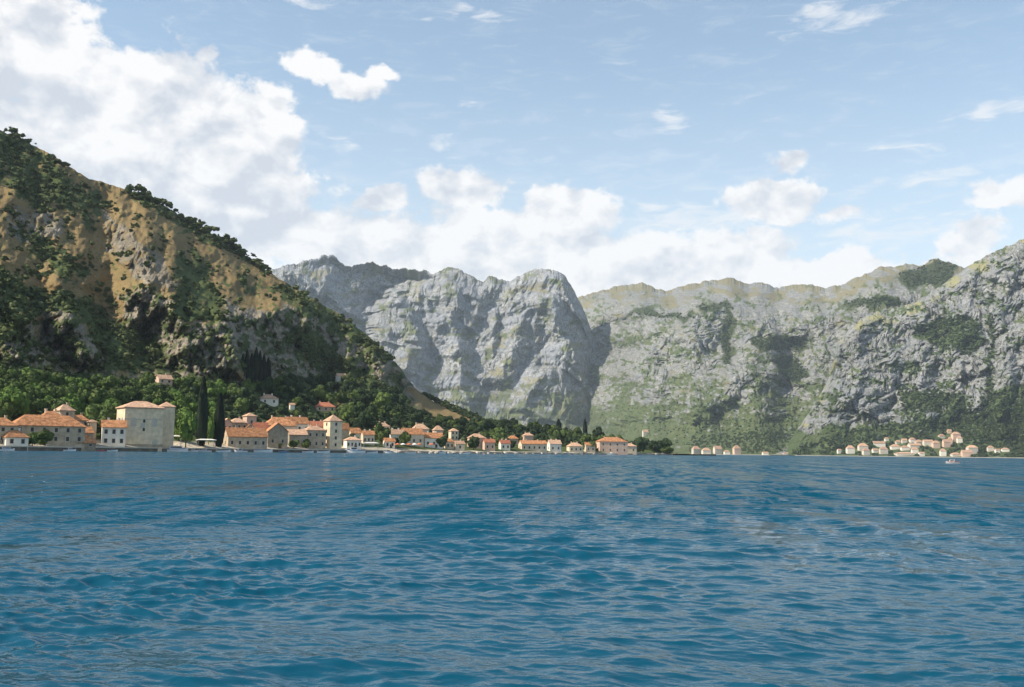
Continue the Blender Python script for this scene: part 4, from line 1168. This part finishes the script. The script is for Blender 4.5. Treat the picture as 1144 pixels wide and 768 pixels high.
for k, (x, w, h) in enumerate(((270, 7, 28), (275, 8, 34), (280, 7, 31), (285, 8, 36), (289.5, 7, 33), (294, 8, 30), (299, 7, 25))):
    cypress(x, 426 + (k % 3), w, h, 'dark cypress in the tight clump at the foot of the cliff', 'cypresses clumped under the cliff', seed=10 + k)
tree(207, 500, 25, 40, 0, M_leaf_bright, 'bright yellow-green round tree left of the tall cypress', name='broadleaf_tree')
tree(233, 497, 14, 30, 1, M_leaf_bright, 'bright green bush filling the gap between the two cypresses')
SPECIAL = [(36, 499.5, 17, 15, M_leaf, 'dark green shrub left of the low waterfront shed'), (50, 499.5, 18, 17, M_leaf, 'larger dark green shrub touching the low waterfront shed'),
           (313, 501, 12, 7, M_leaf_bright, 'low green shrub in front of the curved church gable'), (328, 501, 14, 9, M_leaf, 'green hedge bush before the pale lean-to'),
           (341, 501, 12, 11, M_leaf, 'green bush at the corner of the stone house left of the bell tower'),
           (426, 497, 23, 24, M_leaf, 'large round green tree beside the white awning'), (441, 499, 13, 10, M_leaf_dark, 'dark small tree at the water left of the parasols'),
           (453, 499, 15, 16, M_leaf, 'green tree in front of the deep orange roof'), (493, 501.5, 17, 15, M_leaf_dark, 'dark broad tree right of the long waterfront house'),
           (529, 503, 16, 16, M_leaf_dark, 'dark dense tree in front of the pink waterside house'), (658, 505, 22, 20, M_leaf, 'large green tree left of the big red-orange roof'),
           (641, 504.5, 16, 12, M_leaf, 'green tree behind the cream stone house on the point'), (603, 503.5, 12, 12, M_leaf_dark, 'dark tree behind the long cream waterfront house'),
           (393, 497, 14, 12, M_leaf_dark, 'dark tree behind the white kiosk house'), (715, 506.5, 18, 19, M_leaf_dark, 'dark tree at the right end of the beige house'),
           (731, 507, 18, 15, M_leaf_dark, 'dark tree second from the tip of the point'), (746, 507.5, 16, 9, M_leaf, 'lowest tree at the very tip of the wooded point'),
           (568, 502.5, 17, 13, M_leaf_dark, 'dark tree between the reddish stone house and the long cream house')]
for k, (x, y, w, h, m, lab) in enumerate(SPECIAL): tree(x, y, w, h, k % 6, m, lab)

REG = [('round green tree on the wooded slope above the far left houses', 'trees above the far left houses', 66, [(-8, 424), (60, 432), (128, 436), (130, 488), (106, 494), (90, 474), (40, 466), (-8, 478)], (17, 27), .3, (M_leaf, M_leaf, M_leaf_bright)),
       ('green tree on the slope behind the tall stone palace', 'trees behind the palace', 48, [(126, 436), (215, 432), (252, 440), (250, 492), (200, 494), (190, 460), (126, 458)], (15, 24), .3, (M_leaf, M_leaf, M_leaf_bright)),
       ('green tree between the middle village roofs and the cliff', 'trees above the middle village', 72, [(252, 442), (330, 428), (400, 432), (452, 452), (440, 476), (404, 486), (386, 474), (345, 472), (300, 466), (262, 466)], (12, 20), .35, (M_leaf_dark, M_leaf, M_leaf_dark)),
       ('dark tree in the wood behind the right part of the village', 'trees behind the right part of the village', 44, [(440, 462), (480, 466), (520, 480), (560, 478), (576, 496), (556, 500), (500, 496), (440, 482)], (10, 16), .4, (M_leaf_dark, M_leaf_dark, M_leaf)),
       ('dark tree of the wood covering the low point', 'trees on the low point', 60, [(556, 478), (610, 484), (680, 494), (748, 505), (740, 507), (700, 497), (655, 502), (600, 496), (560, 498)], (10, 16), .4, (M_leaf_dark, M_leaf_dark, M_leaf))]
def in_poly(x, y, poly):
    c = False; n = len(poly)
    for i in range(n):
        x1, y1 = poly[i]; x2, y2 = poly[(i + 1) % n]
        if (y1 > y) != (y2 > y) and x < (x2 - x1) * (y - y1) / (y2 - y1) + x1: c = not c
    return c
_all = []
def blocked(x, y, w, h, p, d):
    for (hx, hy, hr_, a, b, top, base, hd) in HOUSES:
        if hd > 1500: continue
        if math.hypot(p[0] - hx, p[1] - hy) < hr_ + w * d / FPX * .35: return True
        if d < hd + 3 and x + w * .5 > a and x - w * .5 < b and y - h < base - 1 and y > top: return True
    return False
for lab, grp, n, poly, (w0, w1), dark, mats in REG:
    bx = [q[0] for q in poly]; by = [q[1] for q in poly]; k = 0; tries = 0; loc = []
    while k < n and tries < 6000:
        tries += 1
        x, y = random.uniform(min(bx), max(bx)), random.uniform(min(by), max(by))
        if not in_poly(x, y, poly): continue
        sc = 1 + .35 * (y - min(by)) / (max(by) - min(by)); w = random.uniform(w0, w1) * sc * .85; h = w * random.uniform(.8, 1.05)
        if any(abs(x - a) < .40 * w and abs(y - b) < .24 * w for a, b in loc): continue
        if any(math.hypot(x - a, y - b) < 9 for a, b in ((224, 497), (244, 498), (207, 498))): continue
        p, d = A.at(x, y); p = p[0]; d = float(d[0])
        if blocked(x, y, w, h, p, d): continue
        loc.append((x, y)); k += 1
        tree(x, y, w, h, random.randrange(6), mats[random.randrange(3)], lab, grp)
# trees that stand out on the skyline of the near hill
SKYL = [(66, 5, 6), (72, 6, 5), (113, 4, 4), (144, 8, 8), (160, 12, 8), (173, 9, 7), (201, 5, 5), (211, 7, 9), (219, 8, 6), (230, 10, 8), (241, 9, 7), (252, 11, 9), (262, 10, 8), (271, 9, 7), (283, 10, 8), (292, 9, 9), (299, 7, 6)]
for k, (x, w, h) in enumerate(SKYL):
    y = float(A_yr(x)) + 4.5
    w *= .8 + .9 * ((k * 37) % 10) / 10
    tree(x, y, w * 1.5, h * (.9 + .5 * ((k * 53) % 10) / 10), k % 6, M_scrub, 'lone dark bushy tree breaking the skyline of the near hill', 'trees on the hill skyline', name='skyline_tree')

# ------------------------------------------------------------------ scrub that nobody could count
BUSHES = [crown_arrays(70 + i, 46, .30, 4, .8, False) for i in range(5)]
_bc = []
for i, (v, f) in enumerate(BUSHES):
    rs = np.random.RandomState(i); sv, sf = sphere_grid(5, 8); sv = sv * .66 * (.8 + .35 * rs.rand(len(sv), 1))
    _bc.append((np.concatenate([v, sv]), np.concatenate([f, sf + len(v)])))
def scatter(name, pts, sizes, mat, label, seed=3, squash=.75):
    rs = np.random.RandomState(seed); VV = []; FF = []; n = 0
    for (p, s) in zip(pts, sizes):
        v, f = _bc[rs.randint(5)]
        a = rs.uniform(0, 6.28); c, sn = math.cos(a), math.sin(a)
        q = np.stack([v[:, 0] * c - v[:, 1] * sn, v[:, 0] * sn + v[:, 1] * c, v[:, 2] * squash * rs.uniform(.8, 1.2)], 1) * s + p + np.array([0, 0, s * .35])
        VV.append(q); FF.append(f + n); n += len(q)
    return tag(obj(name, mesh_np(name, np.concatenate(VV), np.concatenate(FF), mat)), label, None, None, 'stuff')
def sample_polys(S, polys, n, rs, keep=None):
    out = []
    ar = [ (max(q[0] for q in p) - min(q[0] for q in p)) * (max(q[1] for q in p) - min(q[1] for q in p)) for p in polys]
    tot = sum(ar)
    for p, a in zip(polys, ar):
        bx = [q[0] for q in p]; by = [q[1] for q in p]; k = max(3, int(n * a / tot)); t = 0
        while k and t < 60000:
            t += 1; x, y = rs.uniform(min(bx), max(bx)), rs.uniform(min(by), max(by))
            if x < -120 or x > 1250 or not in_poly(x, y, p): continue
            if keep and not keep(x, y): continue
            out.append((x, y)); k -= 1
    return np.array(out)
rs = np.random.RandomState(9)
xy = sample_polys(A, SCRUB_A, 2100, rs)
# scattered bushes over the open grass, in drifts
z = []
while len(z) < 1150:
    x, y = rs.uniform(-60, 470), rs.uniform(150, 440)
    if y > float(A_yr(x)) + 4 and y < 425 and fbm(np.array([x / 26]), np.array([y / 20]), 3, .6, 130)[0] > rs.uniform(-.15, .75): z.append((x, y))
ns = len(xy)
xy = np.concatenate([xy, np.array(z)])
p, d = A.at(xy[:, 0], xy[:, 1])
s = 1.2 + 4.2 * rs.rand(len(xy)) ** 1.8 * np.where(np.arange(len(xy)) < ns, 1.0, .62)
scatter('hillside_scrub', p, s, M_scrub, 'dark green scrub growing over the dry near hillside', 3)
def free(x, y):
    p, d = A.at(x, y)
    return not blocked(x, y, 8, 7, p[0], float(d[0]))
WOODS = [[(-100, 408), (60, 422), (130, 428), (190, 426), (260, 430), (330, 422), (400, 428), (452, 444), (470, 460), (440, 478), (400, 480), (340, 470), (250, 470), (190, 470), (130, 474), (80, 462), (-100, 480)],
         [(440, 462), (480, 464), (520, 477), (560, 476), (620, 483), (690, 493), (752, 505), (752, 508), (700, 500), (640, 500), (560, 499), (500, 494), (440, 482)],
         [(470, 440), (505, 455), (540, 470), (560, 474), (540, 474), (505, 460)]]
xy = np.concatenate([sample_polys(A, WOODS[:1], 1500, rs, free), sample_polys(A, WOODS[1:2], 1500, rs, free), sample_polys(A, WOODS[2:], 220, rs, free)])
p, d = A.at(xy[:, 0], xy[:, 1])
scatter('lower_wood', p, rs.uniform(1.8, 4.2, len(xy)), M_far_leaf, 'continuous green wood filling the foot of the near hill', 5, .9)
# woods across the bay
FARW = [[(880, 506), (930, 486), (970, 476), (1010, 474), (1050, 468), (1100, 462), (1144, 448), (1200, 445), (1200, 512), (880, 509)],
        [(1040, 470), (1110, 440), (1144, 430), (1200, 425), (1200, 512), (1090, 512)]]
xy = sample_polys(D, FARW, 2600, rs)
keep = []
for x, y in xy:
    keep.append(not any(h[7] > 1500 and h[3] - 1.5 < x < h[4] + 1.5 and h[5] < y < h[6] + 2.2 for h in HOUSES))
xy = xy[np.array(keep)]
p, d = D.at(xy[:, 0], xy[:, 1])
scatter('far_wood', p, rs.uniform(3.0, 7.0, len(xy)), M_far_leaf, 'green wood around the far town and up the right slope', 7, .8)
xy = sample_polys(C, [[(770, 506), (770, 488), (830, 484), (890, 478), (900, 508)]], 700, rs)
keep = [not any(h[7] > 1500 and h[3] - 1.5 < x < h[4] + 1.5 and h[5] < y < h[6] + 2.2 for h in HOUSES) for x, y in xy]
xy = xy[np.array(keep)]
p, d = C.at(xy[:, 0], xy[:, 1])
scatter('far_shore_scrub', p, rs.uniform(2.2, 5.0, len(xy)), M_far_leaf, 'scrub on the slope behind the small far hamlet', 8, .8)
# bushes clinging to the ledges of the limestone
def ledge(S, veg, n, x0, x1, y0, y1, seed):
    rs = np.random.RandomState(seed); out = []
    while len(out) < n:
        x = rs.uniform(x0, x1, 4000); y = rs.uniform(y0, y1, 4000)
        i = np.clip(((x - S.px[0]) / (S.px[1] - S.px[0])).astype(int), 0, len(S.px) - 1)
        t = (y - S.ys[i]) / (S.yr[i] - S.ys[i]); ok = (t > .02) & (t < .97)
        j = np.clip((t * (S.nt - 1)).astype(int), 0, S.nt - 1)
        ok &= veg[j, i] > rs.uniform(.35, 1.0, 4000)
        out += list(zip(x[ok], y[ok]))
    return np.array(out[:n])
xy = ledge(C, _vC, 2200, 660, 1010, 320, 500, 21); p, d = C.at(xy[:, 0], xy[:, 1])
q = ledge(D, _vD, 2200, 900, 1160, 270, 480, 22); p2, d2 = D.at(q[:, 0], q[:, 1])
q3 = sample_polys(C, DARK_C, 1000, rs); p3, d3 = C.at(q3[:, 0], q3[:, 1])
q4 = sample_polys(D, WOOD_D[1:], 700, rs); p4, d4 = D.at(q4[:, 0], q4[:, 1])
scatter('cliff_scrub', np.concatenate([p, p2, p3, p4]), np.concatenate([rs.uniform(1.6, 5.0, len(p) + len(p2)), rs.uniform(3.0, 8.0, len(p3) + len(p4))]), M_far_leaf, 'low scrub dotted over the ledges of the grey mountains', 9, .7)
# ------------------------------------------------------------------ boats, awnings, parasols, boulders
def water_pt(px, yw):
    """point on the water seen at row yw, or just off the quay when that is nearer"""
    d = CAM_H * FPX / max(.3, yw - float(y_horizon(px)))
    return d
def boat(label, px0, px1, d, rz=0.0, kind='open', hull=None, group=None, strake=None):
    hull = hull or M_boat
    xm = (px0 + px1) / 2; m = d / FPX; L = (px1 - px0) * m
    p = P(xm, float(y_horizon(xm)), np.array(d))
    th = math.atan2(p[0], p[1])
    o = empty('boat', (p[0], p[1], 0), -th + rz); tag(o, label, 'boat', group)
    B_ = L * .32; H = L * .13
    mb = MB(); rings = []
    for s in np.linspace(0, 1, 9):
        x = -L / 2 + s * L
        w = B_ / 2 * (1 - max(0, (s - .45) / .55) ** 2.2) * (.86 + .14 * min(1, s * 4)); w = max(w, .02)
        sh = H * (1 + .45 * s * s); kl = -.35 * H * (1 - s ** 4)
        rings.append([(x, -w, sh), (x, -w * .86, kl * .3), (x, 0, kl), (x, w * .86, kl * .3), (x, w, sh), (x, w * .86, sh * .93), (x, -w * .86, sh * .93)])
    mb.loft(rings); mb.build('hull', hull, o)
    st = MB(); st.loft([[(r[0][0], r[0][1] * 1.02 - .02, r[0][2] * .86), (r[0][0], r[0][1] * 1.02 - .02, r[0][2] * 1.0), (r[4][0], r[4][1] * 1.02 + .02, r[4][2] * 1.0), (r[4][0], r[4][1] * 1.02 + .02, r[4][2] * .86)] for r in rings[:8]])
    st.build('rubbing_strake', strake or (M_boat_blue if hull is M_boat else M_boat), o)
    if kind in ('cabin', 'tour'):
        c = MB(); x0, x1 = (-.12 * L, .20 * L) if kind == 'cabin' else (-.36 * L, .22 * L); z = H * 1.0; hh = H * 1.05
        b = B_ * .34
        c.loft([[(x0, -b, z - H * .2), (x1 + .06 * L, -b * .8, z - H * .2), (x1 + .06 * L, b * .8, z - H * .2), (x0, b, z - H * .2)],
                [(x0, -b, z + hh), (x1 - .02 * L, -b * .8, z + hh), (x1 - .02 * L, b * .8, z + hh), (x0, b, z + hh)]])
        co = c.build('cabin', M_boat, o)
        w_ = MB(); w_.box(x0 + .04 * L, x1 - .02 * L, -b - .02, -b + .03, z + hh * .42, z + hh * .8); w_.box(x0 + .04 * L, x1 - .02 * L, b - .03, b + .02, z + hh * .42, z + hh * .8)
        w_.build('window', M_pane, co)
        r_ = MB(); r_.box(x0 - .05 * L, x1 + .02 * L, -b * 1.12, b * 1.12, z + hh, z + hh + .05 * H + .04); r_.build('cabin_roof', M_canvas, o)
    else:
        for s in (-.25, .02):
            t = MB(); t.box(s * L - .04 * L, s * L + .04 * L, -B_ * .40, B_ * .40, H * .8, H * .86); t.build('thwart', M_wood, o)
        e = MB(); e.box(-L * .53, -L * .485, -.05 * L, .05 * L, -.1 * H, H * 1.5); e.build('outboard_motor', M_metal, o)
    return o
SD = lambda x: float(A_shore(x)) - 6.0
boat('white tour boat with a long cabin moored beside the palace tower', 187, 209, SD(198), .12, 'tour')
boat('small white motor boat moored in front of the white pavilion', 222, 236, SD(229), math.pi - .1, 'cabin')
boat('slender white open boat moored before the long low stone house', 284, 304, SD(294), .05, 'open')
boat('tiny white skiff lying off the foot of the bell tower', 355, 368.5, SD(362) - 3, .02, 'open')
boat('white cabin cruiser moored below the white kiosk', 385, 408, SD(396), math.pi + .06, 'cabin')
boat('blue open rowing boat tied to the quay below the church', 312, 322, SD(317), .1, 'open', M_boat_blue)
boat('small white boat moored below the parasol terrace', 486, 498, SD(492), .05, 'cabin')
boat('red rowing boat tied up left of the palace', 108, 117, SD(112), .06, 'open', M_boat_red)
boat('lone grey motor boat with a red stripe crossing the open water at right', 1057.5, 1070.5, 262.0, math.pi + .15, 'cabin', M_metal, strake=M_boat_red)

boat('small white cabin boat moored between the tour boat and the pavilion boat', 210, 221, SD(215) - 1, .1, 'cabin')
boat('white open boat moored off the heap of boulders', 243, 257, SD(250) - 2, -.1, 'open')
boat('white cabin boat tied up close to the left end of the long low house', 262, 276, SD(269) - 1, math.pi + .1, 'cabin')
boat('white open boat tied up left of the bell tower skiff', 338, 350, SD(344) - 1, .04, 'open')
boat('white open boat lying left of the white awning', 410, 422, SD(416) - 1, .06, 'open')
boat('white cabin boat below the round green tree', 428, 441, SD(434) - 2, math.pi, 'cabin')
boat('white skiff below the orange parasols', 455, 465, SD(460) - 1, .06, 'open')
boat('white open boat moored at the bright white house', 121, 131, SD(126), .06, 'open')
boat('grey-white boat in front of the low waterfront shed', 72, 84, SD(78), .02, 'cabin')
boat('pale boat at the shore cut near the left edge of the picture', 2, 15, SD(8), .02, 'tour')
boat('white boat drawn up below the small cream cottage', 516, 525, SD(520), .02, 'open')
boat('white boat off the large house on the point', 676, 686, SD(681), .02, 'open')
def pavilion(label, px0, px1, ytop, ybase, d, mat=None, name='awning', cat='awning'):
    xm = (px0 + px1) / 2; p = P(xm, ybase, np.array(d)); m = d / FPX
    w = (px1 - px0) * m; h = (ybase - ytop) * m; dp = w * .45
    o = empty(name, (p[0], p[1], p[2]), -math.atan2(p[0], p[1]) + R(12)); tag(o, label, cat)
    c = MB(); c.loft([[(-w / 2, -dp / 2, h * .82), (w / 2, -dp / 2, h * .82), (w / 2, dp / 2, h * .82), (-w / 2, dp / 2, h * .82)],
                      [(-w / 2, -dp / 2, h * .88), (w / 2, -dp / 2, h * .88), (w / 2, dp / 2, h * .88), (-w / 2, dp / 2, h * .88)],
                      [(-w * .3, -.05, h), (w * .3, -.05, h), (w * .3, .05, h), (-w * .3, .05, h)]])
    c.build('canopy', mat or M_canvas, o)
    for a in (-.45, .45):
        for b in (-.42, .42):
            q = MB(); q.tube((a * w, b * dp, -1.5), (a * w, b * dp, h * .84), .08, .08); q.build('post', M_metal, o)
    return o
pavilion('white canvas pavilion on the quay in front of the two cypresses', 220, 240, 491, 499.5, SD(230) + 9)
pavilion('small pale awning between the palace tower and the bright tree', 193, 202, 487, 497, SD(197) + 14)
pavilion('long white awning right of the white kiosk house', 406, 423, 494.5, 501, SD(414) + 9)

def parasol(label, px, ytop, ybase, d, mat):
    p = P(px, ybase, np.array(d)); m = d / FPX; h = (ybase - ytop) * m; r = 3.4 * m
    o = empty('parasol', p); tag(o, label, 'parasol', 'parasols on the waterfront terrace')
    c = MB(); k = 8
    r0 = [(r * math.cos(2 * math.pi * i / k), r * math.sin(2 * math.pi * i / k), h * .72) for i in range(k)]
    r1 = [(r * math.cos(2 * math.pi * i / k), r * math.sin(2 * math.pi * i / k), h * .78) for i in range(k)]
    r2 = [(.05 * math.cos(2 * math.pi * i / k), .05 * math.sin(2 * math.pi * i / k), h) for i in range(k)]
    c.loft([r0, r1, r2]); c.build('canopy', mat, o)
    q = MB(); q.tube((0, 0, -1.2), (0, 0, h * .95), .06, .06); q.build('pole', M_wood, o)
for x, lab, mt in ((444, 'orange parasol at the left end of the waterfront terrace', M_orange), (450, 'white parasol between two orange ones on the terrace', M_canvas),
                   (457, 'orange parasol in front of the deep orange roof', M_orange), (463, 'white parasol second along from the long waterfront house', M_canvas),
                   (468, 'orange parasol next to the long waterfront house', M_orange), (482, 'orange parasol before the door of the long waterfront house', M_orange)):
    parasol(lab, x, 495.3, 501.8, SD(x) + 7.5, mt)

_rk = []
for i in range(5):
    rs2 = np.random.RandomState(200 + i); v, f = sphere_grid(7, 10)
    n = fbm(v[:, 0] * 1.3 + i * 5, v[:, 1] * 1.3 + v[:, 2] * 1.7, 3, .6, 140 + i)
    v = v * (1 + .42 * n[:, None]) * np.array([1, .8, .62]); v = np.round(v * 5 + .15 * rs2.rand(len(v), 3)) / 5 * .5 + v * .5
    _rk.append(mesh_np('boulder', v, f, M_rock))
def boulder(px, wpx, off, label, group, k):
    d = float(A_shore(px)) - 2.5 - off; p = P(px, float(y_horizon(px)), np.array(d))
    o = obj('boulder', _rk[k % 5]); s = wpx * d / FPX / 2
    o.location = (p[0], p[1], .15 * s); o.scale = (s, s, s * .9); o.rotation_euler = (0, 0, k * 1.3)
    return tag(o, label, 'boulder', group)
k = 0
for x0, x1, n, lab, grp in ((240, 268, 9, 'pale boulder in the heap at the water between the cypresses and the long low house', 'boulders by the cypresses'),
                            (205, 222, 4, 'pale boulder beside the tour boat at the foot of the quay', 'boulders by the tour boat'),
                            (430, 576, 22, 'pale boulder in the water along the right village shore', 'boulders along the right village shore'),
                            (580, 752, 26, 'pale boulder at the water edge of the wooded point', 'boulders round the wooded point')):
    for i in range(n):
        x = x0 + (x1 - x0) * (i + random.uniform(.1, .9)) / n
        boulder(x, random.uniform(3.0, 7.0), random.uniform(-.5, 1.8), lab, grp, k); k += 1
# ------------------------------------------------------------------ haze over the bay
HAZE_DENSITY = 3.0e-5
def build_haze():
    mb = MB(); mb.box(-9000, 9000, -600, 12500, -9, 2600)
    m = bpy.data.materials.new('haze'); m.use_nodes = True
    t = m.node_tree; t.nodes.clear()
    v = t.nodes.new('ShaderNodeVolumePrincipled'); o = t.nodes.new('ShaderNodeOutputMaterial')
    v.inputs['Density'].default_value = HAZE_DENSITY
    v.inputs['Color'].default_value = (0.76, 0.88, 1.0, 1)
    v.inputs['Anisotropy'].default_value = 0.0
    t.links.new(v.outputs[0], o.inputs['Volume'])
    tag(mb.build('haze', m), 'thin summer haze over the bay', None, None, 'stuff')
build_haze()
